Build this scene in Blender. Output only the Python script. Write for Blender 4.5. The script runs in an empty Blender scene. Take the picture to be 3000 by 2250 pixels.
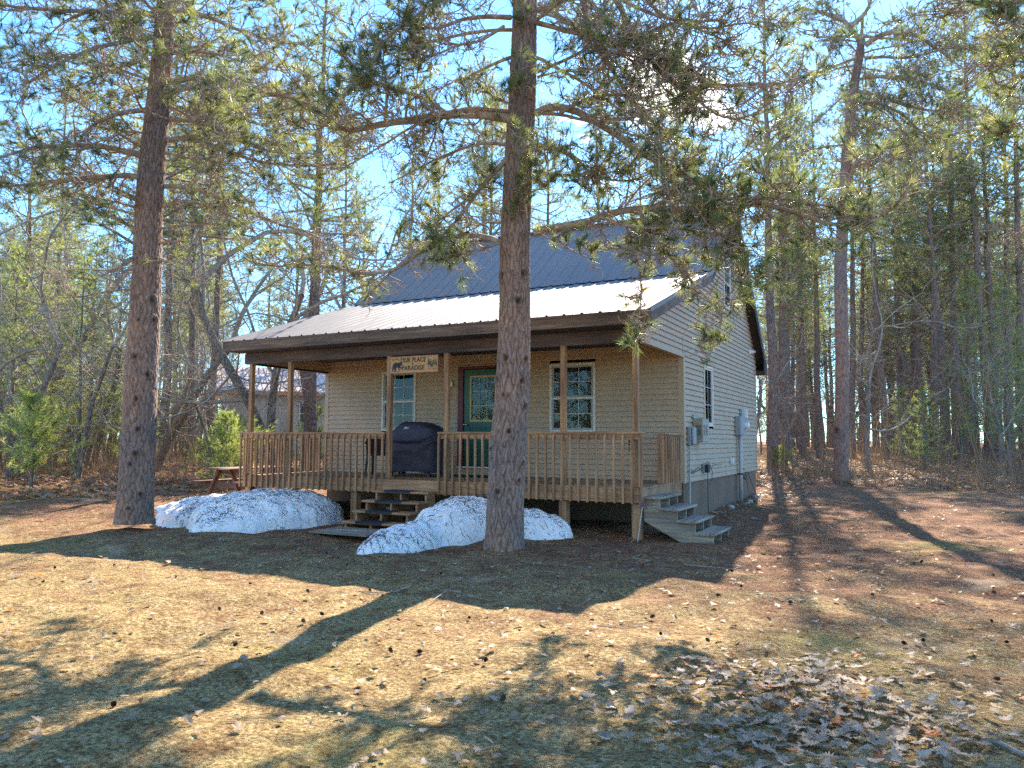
import bpy, math, random
import numpy as np
from mathutils import Vector, Matrix

random.seed(7)
RNG = np.random.default_rng(7)
R = math.radians
scene = bpy.context.scene
col = scene.collection

# ------------------------------------------------------------------ camera, sky, sun, exposure
CAM = np.array([3.736, -13.872, 1.485])
YAW, PITCH, ROLL, F = 27.625, 4.159, 0.242, 2253.9
cd = bpy.data.cameras.new('camera'); cam = bpy.data.objects.new('camera', cd); col.objects.link(cam)
cam.matrix_world = (Matrix.Translation(CAM) @ Matrix.Rotation(R(YAW), 4, 'Z') @ Matrix.Rotation(R(90 + PITCH), 4, 'X')
                    @ Matrix.Rotation(R(ROLL), 4, 'Z'))
cd.sensor_width = 36; cd.lens = F / 3000 * 36; cd.clip_start = .1; cd.clip_end = 3000
scene.camera = cam

SUN_EL, SUN_AZ = 36.3, -9.6      # azimuth from +Y towards +X
w = bpy.data.worlds.new('World'); scene.world = w; w.use_nodes = True
nt = w.node_tree; nt.nodes.clear()
out = nt.nodes.new('ShaderNodeOutputWorld'); bg = nt.nodes.new('ShaderNodeBackground')
sky = nt.nodes.new('ShaderNodeTexSky'); sky.sky_type = 'NISHITA'; sky.sun_disc = False
sky.sun_elevation = R(SUN_EL); sky.sun_rotation = R(SUN_AZ)
sky.air_density = 1.0; sky.dust_density = 0.1; sky.ozone_density = 2.5; sky.altitude = 300
tc = nt.nodes.new('ShaderNodeTexCoord')
mp = nt.nodes.new('ShaderNodeMapping'); mp.inputs['Scale'].default_value = (1, 1, 1.6)
nz = nt.nodes.new('ShaderNodeTexNoise'); nz.inputs['Scale'].default_value = 7; nz.inputs['Detail'].default_value = 8
nz.inputs['Roughness'].default_value = .6
mx = nt.nodes.new('ShaderNodeMix'); mx.data_type = 'RGBA'; mx.inputs['B'].default_value = (8.5, 8.7, 9.0, 1)
nt.links.new(tc.outputs['Generated'], mp.inputs[0]); nt.links.new(mp.outputs[0], nz.inputs['Vector'])
# a few fair weather clouds standing over the woods, their edges broken up by the noise
prev = None
for dx_, dy_, dz_, rad_ in ((-.235, .80, .40, .085), (-.19, .79, .365, .06), (.205, .84, .405, .10), (.25, .85, .34, .07), (.9, .2, .6, .2), (.3, -.9, .5, .3), (-.6, -.7, .4, .25)):
    dn = Vector((dx_, dy_, dz_)).normalized()
    vd = nt.nodes.new('ShaderNodeVectorMath'); vd.operation = 'DISTANCE'; vd.inputs[1].default_value = dn; nt.links.new(tc.outputs['Generated'], vd.inputs[0])
    mr = nt.nodes.new('ShaderNodeMapRange'); mr.inputs['From Min'].default_value = rad_; mr.inputs['From Max'].default_value = 0; mr.inputs['To Max'].default_value = .42
    nt.links.new(vd.outputs['Value'], mr.inputs['Value'])
    if prev is None: prev = mr.outputs[0]
    else:
        mm = nt.nodes.new('ShaderNodeMath'); mm.operation = 'MAXIMUM'; nt.links.new(prev, mm.inputs[0]); nt.links.new(mr.outputs[0], mm.inputs[1]); prev = mm.outputs[0]
ads = nt.nodes.new('ShaderNodeMath'); ads.operation = 'ADD'; nt.links.new(prev, ads.inputs[0]); nt.links.new(nz.outputs[0], ads.inputs[1])
rp = nt.nodes.new('ShaderNodeValToRGB'); rp.color_ramp.elements[0].position = .66; rp.color_ramp.elements[1].position = .78
nt.links.new(ads.outputs[0], rp.inputs[0]); nt.links.new(rp.outputs[0], mx.inputs['Factor'])
tn = nt.nodes.new('ShaderNodeMix'); tn.data_type = 'RGBA'; tn.blend_type = 'MULTIPLY'; tn.inputs['Factor'].default_value = 1; tn.inputs['B'].default_value = (.46, .76, .95, 1)
nt.links.new(sky.outputs[0], tn.inputs['A']); nt.links.new(tn.outputs['Result'], mx.inputs['A']); nt.links.new(mx.outputs['Result'], bg.inputs[0])
nt.links.new(bg.outputs[0], out.inputs[0]); bg.inputs[1].default_value = .15

sd = bpy.data.lights.new('sun', 'SUN'); sd.energy = 5.0; sd.angle = R(.5); sd.color = (1, .88, .72)
sun = bpy.data.objects.new('sun', sd); col.objects.link(sun)
SDIR = Vector((math.sin(R(SUN_AZ)) * math.cos(R(SUN_EL)), math.cos(R(SUN_AZ)) * math.cos(R(SUN_EL)), math.sin(R(SUN_EL))))
sun.rotation_euler = SDIR.to_track_quat('Z', 'Y').to_euler()
vs = scene.view_settings
vs.view_transform = 'Standard'; vs.look = 'None'; vs.gamma = 1; vs.exposure = 1.85
scene.cycles.max_bounces = 6; scene.cycles.diffuse_bounces = 3; scene.cycles.transparent_max_bounces = 8
scene.cycles.sample_clamp_indirect = 4; scene.cycles.use_denoising = False

# ------------------------------------------------------------------ helpers
def tag(o, label=None, cat=None, group=None, kind=None):
    if label: o['label'] = label
    if cat: o['category'] = cat
    if group: o['group'] = group
    if kind: o['kind'] = kind
    return o

def empty(name, loc, label, cat, group=None, rz=0):
    o = bpy.data.objects.new(name, None); col.objects.link(o); o.location = loc; o.rotation_euler = (0, 0, rz)
    o.empty_display_size = .2
    return tag(o, label, cat, group)

def link(name, me, mats, parent=None):
    o = bpy.data.objects.new(name, me); col.objects.link(o)
    if mats is not None and not me.materials:
        for m in (mats if isinstance(mats, (list, tuple)) else [mats]): me.materials.append(m)
    if parent is not None: o.parent = parent
    return o

class MB:
    def __init__(s): s.v = []; s.f = []; s.m = []
    def add(s, vs_, fs, mi=0):
        b = len(s.v); s.v += [tuple(v) for v in vs_]
        for f in fs: s.f.append(tuple(b + i for i in f)); s.m.append(mi)
        return s
    def box(s, x0, x1, y0, y1, z0, z1, mi=0):
        v = [(x0, y0, z0), (x1, y0, z0), (x1, y1, z0), (x0, y1, z0), (x0, y0, z1), (x1, y0, z1), (x1, y1, z1), (x0, y1, z1)]
        return s.add(v, [(0, 3, 2, 1), (4, 5, 6, 7), (0, 1, 5, 4), (1, 2, 6, 5), (2, 3, 7, 6), (3, 0, 4, 7)], mi)
    def beam(s, p, q, wx, wy, up=(0, 0, 1), mi=0):
        p, q = Vector(p), Vector(q); d = (q - p).normalized(); u = Vector(up)
        a = d.cross(u).normalized() * (wx / 2); b = a.cross(d).normalized() * (wy / 2)
        v = [p - a - b, p + a - b, p + a + b, p - a + b, q - a - b, q + a - b, q + a + b, q - a + b]
        return s.add(v, [(0, 3, 2, 1), (4, 5, 6, 7), (0, 1, 5, 4), (1, 2, 6, 5), (2, 3, 7, 6), (3, 0, 4, 7)], mi)
    def tube(s, pts, rad, n=8, mi=0, cap=True):
        pts = [Vector(p) for p in pts]; k = len(pts)
        rad = rad if isinstance(rad, (list, tuple)) else [rad] * k
        vv = []
        ref = Vector((0, 0, 1)) if abs((pts[-1] - pts[0]).normalized().z) < .9 else Vector((1, 0, 0))
        for i, p in enumerate(pts):
            d = (pts[min(i + 1, k - 1)] - pts[max(i - 1, 0)]).normalized()
            a = d.cross(ref).normalized(); b = d.cross(a)
            for j in range(n):
                t = 2 * math.pi * j / n; vv.append(p + (a * math.cos(t) + b * math.sin(t)) * rad[i])
        ff = [(i * n + j, i * n + (j + 1) % n, (i + 1) * n + (j + 1) % n, (i + 1) * n + j) for i in range(k - 1) for j in range(n)]
        if cap: ff += [tuple(range(n))[::-1], tuple((k - 1) * n + j for j in range(n))]
        return s.add(vv, ff, mi)
    def prism(s, poly, axis, a, b, mi=0):
        """poly of 2D points extruded along axis (0=x,1=y,2=z) from a to b"""
        def mk(p, t): return (t, p[0], p[1]) if axis == 0 else ((p[0], t, p[1]) if axis == 1 else (p[0], p[1], t))
        n = len(poly); v = [mk(p, a) for p in poly] + [mk(p, b) for p in poly]
        f = [tuple(range(n))[::-1], tuple(range(n, 2 * n))] + [(i, (i + 1) % n, n + (i + 1) % n, n + i) for i in range(n)]
        return s.add(v, f, mi)
    def build(s, name, mats, parent=None, smooth=False, bevel=0):
        me = bpy.data.meshes.new(name); me.from_pydata(s.v, [], s.f)
        for m in (mats if isinstance(mats, (list, tuple)) else [mats]): me.materials.append(m)
        me.polygons.foreach_set('material_index', s.m)
        if smooth: me.polygons.foreach_set('use_smooth', [True] * len(s.f))
        me.update()
        import bmesh
        bm = bmesh.new(); bm.from_mesh(me); bmesh.ops.recalc_face_normals(bm, faces=bm.faces)
        if bevel:
            bmesh.ops.bevel(bm, geom=[e for e in bm.edges if len(e.link_faces) == 2 and e.calc_face_angle(0) > .6], offset=bevel, segments=1, affect='EDGES', clamp_overlap=True)
        bm.to_mesh(me); bm.free()
        return link(name, me, None, parent)

def np_mesh(name, V, Fc, mats, parent=None, k=3, smooth=False, attr=None, dom='FACE'):
    """fast mesh: V (n,3), Fc (m,k)"""
    me = bpy.data.meshes.new(name); V = np.ascontiguousarray(V, np.float32); Fc = np.ascontiguousarray(Fc, np.int32)
    me.vertices.add(len(V)); me.vertices.foreach_set('co', V.ravel())
    me.loops.add(Fc.size); me.loops.foreach_set('vertex_index', Fc.ravel())
    me.polygons.add(len(Fc)); me.polygons.foreach_set('loop_start', np.arange(0, Fc.size, k, dtype=np.int32))
    if smooth: me.polygons.foreach_set('use_smooth', np.ones(len(Fc), bool))
    if attr is not None:
        a = me.attributes.new('tint', 'FLOAT', dom); a.data.foreach_set('value', np.ascontiguousarray(attr, np.float32))
    me.update(calc_edges=True)
    for m in (mats if isinstance(mats, (list, tuple)) else [mats]): me.materials.append(m)
    if parent is False: return me
    return link(name, me, None, parent)

# pixels of the photograph turned into view directions, to take measurements from it
def ray(px, py):
    x, y = px - 1500, py - 1125
    q = R(ROLL); x, y = math.cos(q) * x + math.sin(q) * y, -math.sin(q) * x + math.cos(q) * y
    x /= F; u2 = -y / F; b = R(PITCH)
    d = math.cos(b) - u2 * math.sin(b); u = math.sin(b) + u2 * math.cos(b); a = R(YAW)
    return np.array([x * math.cos(a) - d * math.sin(a), x * math.sin(a) + d * math.cos(a), u])
def at(px, py, dist):
    r = ray(px, py); return CAM + r * dist / math.hypot(r[0], r[1])
def gh(x, y):
    """height of the ground"""
    d = np.hypot(np.asarray(x) - 2, np.asarray(y) + 12)
    return -.045 + 1.15 * (1 - np.exp(-np.maximum(0, d - 12.5) * .026)) + .018 * np.sin(x * .9 + 1) * np.sin(y * .8)
def gnd(px, py):
    r = ray(px, py); t = 2.
    for _ in range(4000):
        p = CAM + r * t
        if p[2] < gh(p[0], p[1]): break
        t += .02 + t * .002
    return p
def gnd_at(px, dist):
    p = at(px, 1289, dist); return np.array([p[0], p[1], gh(p[0], p[1])])

# ------------------------------------------------------------------ materials
def nodes(name):
    m = bpy.data.materials.new(name); m.use_nodes = True; t = m.node_tree; p = t.nodes['Principled BSDF']
    return m, t, p
def N(t, typ, **kw):
    n = t.nodes.new(typ)
    for k, v in kw.items():
        if k in n.inputs: n.inputs[k].default_value = v
        else: setattr(n, k, v)
    return n
def ramp(t, fac, stops):
    r = t.nodes.new('ShaderNodeValToRGB'); e = r.color_ramp.elements
    while len(e) < len(stops): e.new(.5)
    for el, (p, c) in zip(e, stops): el.position = p; el.color = (*c, 1) if len(c) == 3 else c
    t.links.new(fac, r.inputs[0]); return r.outputs[0]
def coords(t, scale=(1, 1, 1), space='Object'):
    c = t.nodes.new('ShaderNodeTexCoord'); m = t.nodes.new('ShaderNodeMapping'); m.inputs['Scale'].default_value = scale
    t.links.new(c.outputs[space], m.inputs[0]); return m.outputs[0]
def noise(t, vec, s, detail=4, rough=.55, dist=0):
    n = t.nodes.new('ShaderNodeTexNoise'); n.inputs['Scale'].default_value = s; n.inputs['Detail'].default_value = detail
    n.inputs['Roughness'].default_value = rough; n.inputs['Distortion'].default_value = dist
    t.links.new(vec, n.inputs['Vector']); return n.outputs['Fac']
def bump(t, p, h, strength, dist=.01, prev=None):
    b = t.nodes.new('ShaderNodeBump'); b.inputs['Strength'].default_value = strength; b.inputs['Distance'].default_value = dist
    t.links.new(h, b.inputs['Height'])
    if prev is not None: t.links.new(prev, b.inputs['Normal'])
    if p is not None: t.links.new(b.outputs[0], p.inputs['Normal'])
    return b.outputs[0]
def mixc(t, fac, a, b, mode='MIX'):
    m = t.nodes.new('ShaderNodeMix'); m.data_type = 'RGBA'; m.blend_type = mode
    for s, v in (('Factor', fac), ('A', a), ('B', b)):
        if hasattr(v, 'node'): t.links.new(v, m.inputs[s])
        else: m.inputs[s].default_value = v if not isinstance(v, tuple) else ((*v, 1) if len(v) == 3 else v)
    return m.outputs['Result']

def simple(name, c, rough=.7, var=.25, s=6, metal=0, bmp=.15, scale=(1, 1, 1), c2=None, spec=.5):
    m, t, p = nodes(name); v = coords(t, scale)
    n = noise(t, v, s, 6, .6)
    lo = tuple(x * (1 - var) for x in c); hi = c2 or tuple(min(1, x * (1 + var)) for x in c)
    t.links.new(ramp(t, n, [(.3, lo), (.72, hi)]), p.inputs['Base Color'])
    p.inputs['Roughness'].default_value = rough; p.inputs['Metallic'].default_value = metal
    p.inputs['Specular IOR Level'].default_value = spec
    if bmp: bump(t, p, noise(t, v, s * 5, 5), bmp, .004)
    return m

def wood(name, axis, c0, c1, c2, rough=.75, knots=True):
    m, t, p = nodes(name); sc = [26, 26, 26]; sc[axis] = 1.3
    v = coords(t, tuple(sc), 'Object'); g = noise(t, v, 1.0, 6, .65, .6)
    sc2 = [3, 3, 3]; sc2[axis] = .8
    v2 = coords(t, tuple(sc2)); n2 = noise(t, v2, 1.2, 4)
    a = ramp(t, g, [(.3, c0), (.5, c1), (.7, c2)])
    b = ramp(t, n2, [(.35, (.62, .58, .56)), (.65, (1.15, 1.1, 1.0))])
    c = mixc(t, 1., a, b, 'MULTIPLY')
    t.links.new(c, p.inputs['Base Color']); p.inputs['Roughness'].default_value = rough
    bump(t, p, g, .35, .003)
    return m
WA = ((.19, .095, .048), (.38, .215, .115), (.52, .33, .19))
WOOD = [wood('weathered_lumber_' + 'xyz'[i], i, *WA) for i in range(3)]
WG = ((.17, .14, .11), (.31, .265, .215), (.46, .41, .35))
GREY = [wood('grey_lumber_' + 'xyz'[i], i, *WG) for i in range(3)]
RED = [wood('stained_lumber_' + 'xyz'[i], i, (.14, .06, .04), (.23, .11, .075), (.31, .16, .11)) for i in range(3)]
M_SIDING = simple('vinyl_siding', (.45, .33, .225), .55, .07, 2.5, bmp=.12, scale=(1, 1, 1), spec=.35)  # base colour warmed to offset the blue skylight on the shaded walls
M_TRIM = simple('tan_trim', (.44, .32, .21), .55, .08, 3)
M_FOUND = simple('brown_foundation', (.19, .12, .08), .85, .18, 2.0, bmp=.3)
M_BROWN = wood('dark_brown_paint', 0, (.075, .045, .042), (.11, .072, .068), (.17, .12, .11))
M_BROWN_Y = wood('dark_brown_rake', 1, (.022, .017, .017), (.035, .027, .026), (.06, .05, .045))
M_FASCIA = wood('worn_fascia', 0, (.085, .055, .045), (.14, .095, .075), (.25, .19, .15))
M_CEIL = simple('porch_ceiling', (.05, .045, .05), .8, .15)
def roofmat():
    m, t, p = nodes('grey_metal_roof'); v = coords(t); n = noise(t, v, 1.3, 5); n2 = noise(t, v, 30, 3)
    t.links.new(ramp(t, n, [(.3, (.20, .18, .172)), (.7, (.255, .232, .222))]), p.inputs['Base Color'])  # greys warmed against blue sky reflection, toned down against sun glare
    p.inputs['Metallic'].default_value = .0; p.inputs['Specular IOR Level'].default_value = .25
    t.links.new(ramp(t, n, [(.3, (.46,) * 3), (.7, (.66,) * 3)]), p.inputs['Roughness'])
    bump(t, p, n2, .06, .003); return m
M_ROOF = roofmat()
M_WHITE = simple('cream_vinyl_frame', (.62, .58, .50), .5, .06, 8)
M_MUNT = simple('white_grille', (.55, .56, .56), .5, .05)
M_SASH = simple('grey_sash', (.30, .31, .30), .5, .05)
M_GREEN = simple('green_door_paint', (.008, .085, .060), .42, .2, 3, spec=.5)
M_MAROON = simple('maroon_frame', (.11, .012, .022), .5, .2, 4)
M_YEL = simple('brass_yellow_trim', (.50, .38, .13), .5, .1, 8)
M_BRASS = simple('brass', (.75, .6, .3), .25, .1, 8, metal=1)
M_CURT = simple('darkened_curtain', (.17, .17, .175), .9, .25, 5, scale=(9, 9, 1))  # cloth colour lowered to show the dim light behind the panes
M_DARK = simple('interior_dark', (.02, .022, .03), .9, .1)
M_NAVY = simple('navy_canvas', (.036, .030, .050), .62, .15, 5, bmp=.25)
M_BLACK = simple('black_plastic', (.02, .02, .022), .45, .2)
M_MAT = simple('black_rubber_mat', (.022, .024, .035), .8, .3, 30, bmp=.5)
M_GBOX = simple('grey_metal_box', (.27, .29, .30), .45, .08)
M_BBOX = simple('beige_metal_box', (.33, .31, .25), .5, .08)
M_PVC = simple('pvc_conduit', (.42, .41, .38), .5, .06)
M_LWHITE = simple('white_plastic', (.75, .75, .72), .4, .04)
M_MARCH = simple('maroon_plastic', (.035, .012, .02), .4, .1)
def glass():
    m, t, p = nodes('window_glass'); t.nodes.remove(p); o = t.nodes['Material Output']
    g = t.nodes.new('ShaderNodeBsdfGlossy'); g.inputs['Roughness'].default_value = .015; g.inputs[0].default_value = (.9, .95, 1, 1)
    tr = t.nodes.new('ShaderNodeBsdfTransparent'); tr.inputs[0].default_value = (.55, .6, .63, 1)
    fr = t.nodes.new('ShaderNodeFresnel'); fr.inputs[0].default_value = 1.7
    n = noise(t, coords(t), 1.7, 2); b = bump(t, None, n, .06, .05); t.links.new(b, g.inputs['Normal'])
    mx = t.nodes.new('ShaderNodeMixShader'); mth = N(t, 'ShaderNodeMath', operation='MULTIPLY_ADD'); mth.inputs[1].default_value = .4; mth.inputs[2].default_value = -.0
    t.links.new(fr.outputs[0], mth.inputs[0]); t.links.new(mth.outputs[0], mx.inputs[0])
    t.links.new(tr.outputs[0], mx.inputs[1]); t.links.new(g.outputs[0], mx.inputs[2]); t.links.new(mx.outputs[0], o.inputs[0])
    return m
M_GLASS = glass()

def barkmat(name, c0, c1, c2, sx=22, sz=4.5, strength=.9, attr=False):
    m, t, p = nodes(name); v = coords(t, (sx, sx, sz))
    w_ = noise(t, coords(t, (3, 3, 1.2)), 2.5, 3)
    ad = t.nodes.new('ShaderNodeVectorMath'); ad.operation = 'MULTIPLY_ADD'; ad.inputs[1].default_value = (2.2, 2.2, 2.2)
    t.links.new(w_, ad.inputs[0]); t.links.new(v, ad.inputs[2])
    vo = t.nodes.new('ShaderNodeTexVoronoi'); vo.feature = 'DISTANCE_TO_EDGE'; vo.inputs['Scale'].default_value = 1
    t.links.new(ad.outputs[0], vo.inputs['Vector'])
    n = noise(t, coords(t, (1, 1, .35)), 26, 6, .7); big = noise(t, coords(t), 1.1, 4)
    base = ramp(t, n, [(.28, c0), (.5, c1), (.75, c2)])
    base = mixc(t, 1., base, ramp(t, big, [(.35, (.72, .78, .85)), (.68, (1.2, 1.0, .88))]), 'MULTIPLY')
    crack = ramp(t, vo.outputs['Distance'], [(.0, (.34, .30, .28)), (.16, (1, 1, 1))])
    c = mixc(t, 1., base, crack, 'MULTIPLY')
    if attr:
        a = N(t, 'ShaderNodeAttribute', attribute_name='tint')
        c = mixc(t, 1., base, ramp(t, a.outputs['Fac'], [(0, (.10, .085, .08)), (.35, (.55, .5, .48)), (1, (1.1, 1.05, 1.0))]), 'MULTIPLY')
    t.links.new(c, p.inputs['Base Color']); p.inputs['Roughness'].default_value = .9; p.inputs['Specular IOR Level'].default_value = .25
    b1 = bump(t, None, vo.outputs['Distance'], strength * (0.0 if attr else 1), .03)
    bump(t, p, n, .7, .012, b1)
    return m
M_BARK = barkmat('red_pine_bark_near', (.15, .11, .095), (.28, .21, .18), (.43, .34, .30), attr=True)
M_BARKF = barkmat('red_pine_bark', (.13, .10, .085), (.26, .20, .17), (.38, .31, .27), 16, 3.5)
M_BARKG = barkmat('grey_bark', (.14, .12, .10), (.26, .235, .20), (.40, .37, .32), 20, 5)
M_TWIG = simple('bare_twig_bark', (.26, .21, .165), .85, .35, 14, bmp=.2, c2=(.46, .41, .34))
M_LIMB = simple('limb_bark', (.28, .18, .13), .9, .35, 9, bmp=.5, c2=(.47, .38, .30))

def leafmat(name, stops, trans=.45, rough=.45, spec=.4, tmul=1.6):
    m, t, p = nodes(name); o = t.nodes['Material Output']
    a = N(t, 'ShaderNodeAttribute', attribute_name='tint'); c = ramp(t, a.outputs['Fac'], stops)
    t.links.new(c, p.inputs['Base Color']); p.inputs['Roughness'].default_value = rough; p.inputs['Specular IOR Level'].default_value = spec
    tr = t.nodes.new('ShaderNodeBsdfTranslucent'); cc = mixc(t, 1., c, (tmul, tmul * 1.05, tmul * .6), 'MULTIPLY'); t.links.new(cc, tr.inputs[0])
    mx = t.nodes.new('ShaderNodeMixShader'); mx.inputs[0].default_value = trans
    t.links.new(p.outputs[0], mx.inputs[1]); t.links.new(tr.outputs[0], mx.inputs[2]); t.links.new(mx.outputs[0], o.inputs[0])
    return m
M_NEEDLE = leafmat('pine_needles', [(0, (.07, .10, .055)), (.5, (.15, .17, .08)), (.85, (.27, .26, .12)), (1, (.40, .34, .18))], .45, .42, .45, 2.0)
M_NEEDF = leafmat('far_pine_needles', [(0, (.08, .10, .06)), (.5, (.16, .175, .09)), (1, (.30, .29, .15))], .55, .5, .3, 2.4)  # colours and translucent tint lightened for the backlit glow of the woods
M_YOUNG = leafmat('white_pine_needles', [(0, (.13, .17, .065)), (.5, (.24, .28, .10)), (1, (.38, .38, .16))], .55, .5, .4, 1.8)
M_STRAW = leafmat('dry_grass_and_needles', [(0, (.10, .045, .025)), (.3, (.32, .165, .085)), (.6, (.57, .36, .18)), (.85, (.85, .64, .37)), (1, (.40, .38, .09))], .25, .6, .3, 1.2)
M_OAK = leafmat('fallen_oak_leaves', [(0, (.13, .07, .04)), (.35, (.27, .17, .105)), (.7, (.43, .32, .23)), (.92, (.58, .48, .38)), (1, (.55, .16, .04))], .3, .6, .3, 1.2)
M_BRUSH = leafmat('dry_brush', [(0, (.14, .085, .06)), (.5, (.28, .17, .12)), (1, (.42, .28, .18))], .2, .8, .2, 1.1)

def groundmat():
    m, t, p = nodes('needle_litter_ground'); v = coords(t)
    big = noise(t, v, .35, 5, .6); mid = noise(t, v, 1.6, 6, .65, .5); fine = noise(t, v, 34, 6, .7)
    st = noise(t, coords(t, (9, 60, 9)), 1.5, 4, .7, 1.5); st2 = noise(t, coords(t, (60, 9, 9)), 1.5, 4, .7, 1.5)
    straw = ramp(t, fine, [(.36, (.16, .10, .045)), (.5, (.44, .31, .14)), (.62, (.70, .55, .29))])
    litter = ramp(t, fine, [(.36, (.11, .05, .03)), (.5, (.29, .15, .085)), (.64, (.50, .30, .18))])  # reddened to give the brown tone of the house shadow
    green = ramp(t, fine, [(.3, (.20, .17, .05)), (.7, (.48, .42, .13))])
    # ramp along y: darker brown tone towards the cabin, paler straw tone out front
    sep = t.nodes.new('ShaderNodeSeparateXYZ'); t.links.new(v, sep.inputs[0])
    ar = N(t, 'ShaderNodeMapRange'); ar.inputs['From Min'].default_value = -10.5; ar.inputs['From Max'].default_value = -3.0
    t.links.new(sep.outputs['Y'], ar.inputs['Value'])
    ad = N(t, 'ShaderNodeMath', operation='ADD'); t.links.new(ar.outputs[0], ad.inputs[0])
    mm = N(t, 'ShaderNodeMath', operation='MULTIPLY_ADD'); mm.inputs[1].default_value = 2.2; mm.inputs[2].default_value = -1.15
    t.links.new(mid, mm.inputs[0]); t.links.new(mm.outputs[0], ad.inputs[1])
    f1 = ramp(t, ad.outputs[0], [(.15, (0, 0, 0)), (.85, (1, 1, 1))])
    c = mixc(t, f1, straw, litter)
    f2 = ramp(t, big, [(.56, (0, 0, 0)), (.68, (.55, .55, .55))])
    c = mixc(t, f2, c, green); c = mixc(t, 1., c, ramp(t, noise(t, v, 4.5, 5, .7, 1.), [(.36, (.62, .52, .45)), (.56, (1.12, 1.1, 1.05))]), 'MULTIPLY')
    sand = ramp(t, noise(t, coords(t, (1, 1, 1)), .9, 4, .5, .3), [(.64, (0, 0, 0)), (.72, (.5, .5, .5))])
    c = mixc(t, sand, c, (.55, .44, .31))
    t.links.new(c, p.inputs['Base Color']); p.inputs['Roughness'].default_value = .95; p.inputs['Specular IOR Level'].default_value = .15
    b = bump(t, None, st, .8, .02); b = bump(t, None, st2, .8, .02, b); b = bump(t, None, noise(t, v, 7, 4, .6), .8, .09, b); bump(t, p, fine, .9, .04, b)
    return m
M_GROUND = groundmat()

def snowmat():
    m, t, p = nodes('old_snow'); v = coords(t)
    d = noise(t, coords(t, (1, 1, 1)), 9, 8, .75, 1.2); e = noise(t, v, 1.6, 4)
    dirt = ramp(t, d, [(.55, (0, 0, 0)), (.63, (1, 1, 1))]); f = mixc(t, 1., dirt, ramp(t, e, [(.38, (.15,) * 3), (.58, (.9,) * 3)]), 'MULTIPLY')
    c = mixc(t, f, ramp(t, noise(t, v, 5, 4), [(.3, (.80, .77, .74)), (.7, (.93, .91, .88))]), (.15, .10, .08))  # whites pushed warm and bright so shaded snow reads less blue
    t.links.new(c, p.inputs['Base Color']); p.inputs['Roughness'].default_value = .6
    p.inputs['Subsurface Weight'].default_value = .15; p.inputs['Subsurface Radius'].default_value = (.05, .07, .1); p.inputs['Subsurface Scale'].default_value = .3
    bump(t, p, noise(t, v, 22, 5), .6, .03); return m
M_SNOW = snowmat()
# ------------------------------------------------------------------ ground
gr_ = np.random.default_rng(3); SF = [gr_.normal(0, 1.6 if k < 12 else 7, 2) for k in range(26)]
def surf(X, Y):
    # small bumps of the yard and the litter heaped round the feet of the near trunks
    Z = 0
    for k, (fx, fy) in enumerate(SF): Z = Z + (.010 if k < 12 else .0035) * np.sin(X * fx + Y * fy + k)
    Z = Z * ((X > -16) & (X < 18) & (Y < 4))
    for tx, ty, hh in ((-1.60, -3.85, .09), (-9.75, -3.95, .12)): Z = Z + hh * np.exp(-((X - tx) ** 2 + (Y - ty) ** 2) / .55 ** 2)
    return Z
def build_ground():
    # fine near the yard, coarse far away
    ax = np.concatenate([np.linspace(-420, -62, 40)[:-1], np.linspace(-60, -16, 90)[:-1], np.linspace(-16, 18, 380), np.linspace(18, 60, 80)[1:], np.linspace(62, 420, 40)])
    ay = np.concatenate([np.linspace(-120, -16, 24)[:-1], np.linspace(-16, 4, 260), np.linspace(4, 60, 160)[1:], np.linspace(62, 600, 50)])
    X, Y = np.meshgrid(ax, ay); Z = gh(X, Y)
    Z = Z + surf(X, Y)
    V = np.stack([X.ravel(), Y.ravel(), Z.ravel()], 1); n, m = Y.shape
    i = (np.arange(n - 1)[:, None] * m + np.arange(m - 1)[None]).ravel()
    o = np_mesh('ground', V, np.stack([i, i + 1, i + 1 + m, i + m], 1), M_GROUND, k=4, smooth=True)
    tag(o, kind='structure', label='yard of bleached grass and brown needle litter around the cabin')
build_ground()

# ------------------------------------------------------------------ cabin
LX, DP = -8.41, 7.23                       # cabin from x=LX..0, y=0..DP
EX0, EX1 = -8.79, .25                      # roof ends
PA, PK, PR, PB = (-2.73, 3.475), (1.44, 4.867), (4.0, 6.87), (7.6, 3.51)
ZS, ZBEAM, ZD, YF = .72, 3.042, .755, -2.34
cabin = empty('cabin', (0, 0, 0), 'tan sided cabin with grey metal roof and covered front porch', 'cabin')
def roof_z(y):
    for a, b in ((PA, PK), (PK, PR), (PR, PB)):
        if y <= b[0]: return a[1] + (b[1] - a[1]) * (y - a[0]) / (b[0] - a[0])
    return PB[1]
def roof_y(z, side):
    """y of the underside of the roof at height z, front (0) or rear (1)"""
    z = z + .10
    if side: return PR[0] + (PR[1] - z) / (PR[1] - PB[1]) * (PB[0] - PR[0])
    if z < PK[1]: return PA[0] + (z - PA[1]) / (PK[1] - PA[1]) * (PK[0] - PA[0])
    return PK[0] + (z - PK[1]) / (PR[1] - PK[1]) * (PR[0] - PK[0])
EXP = .1016
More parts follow.
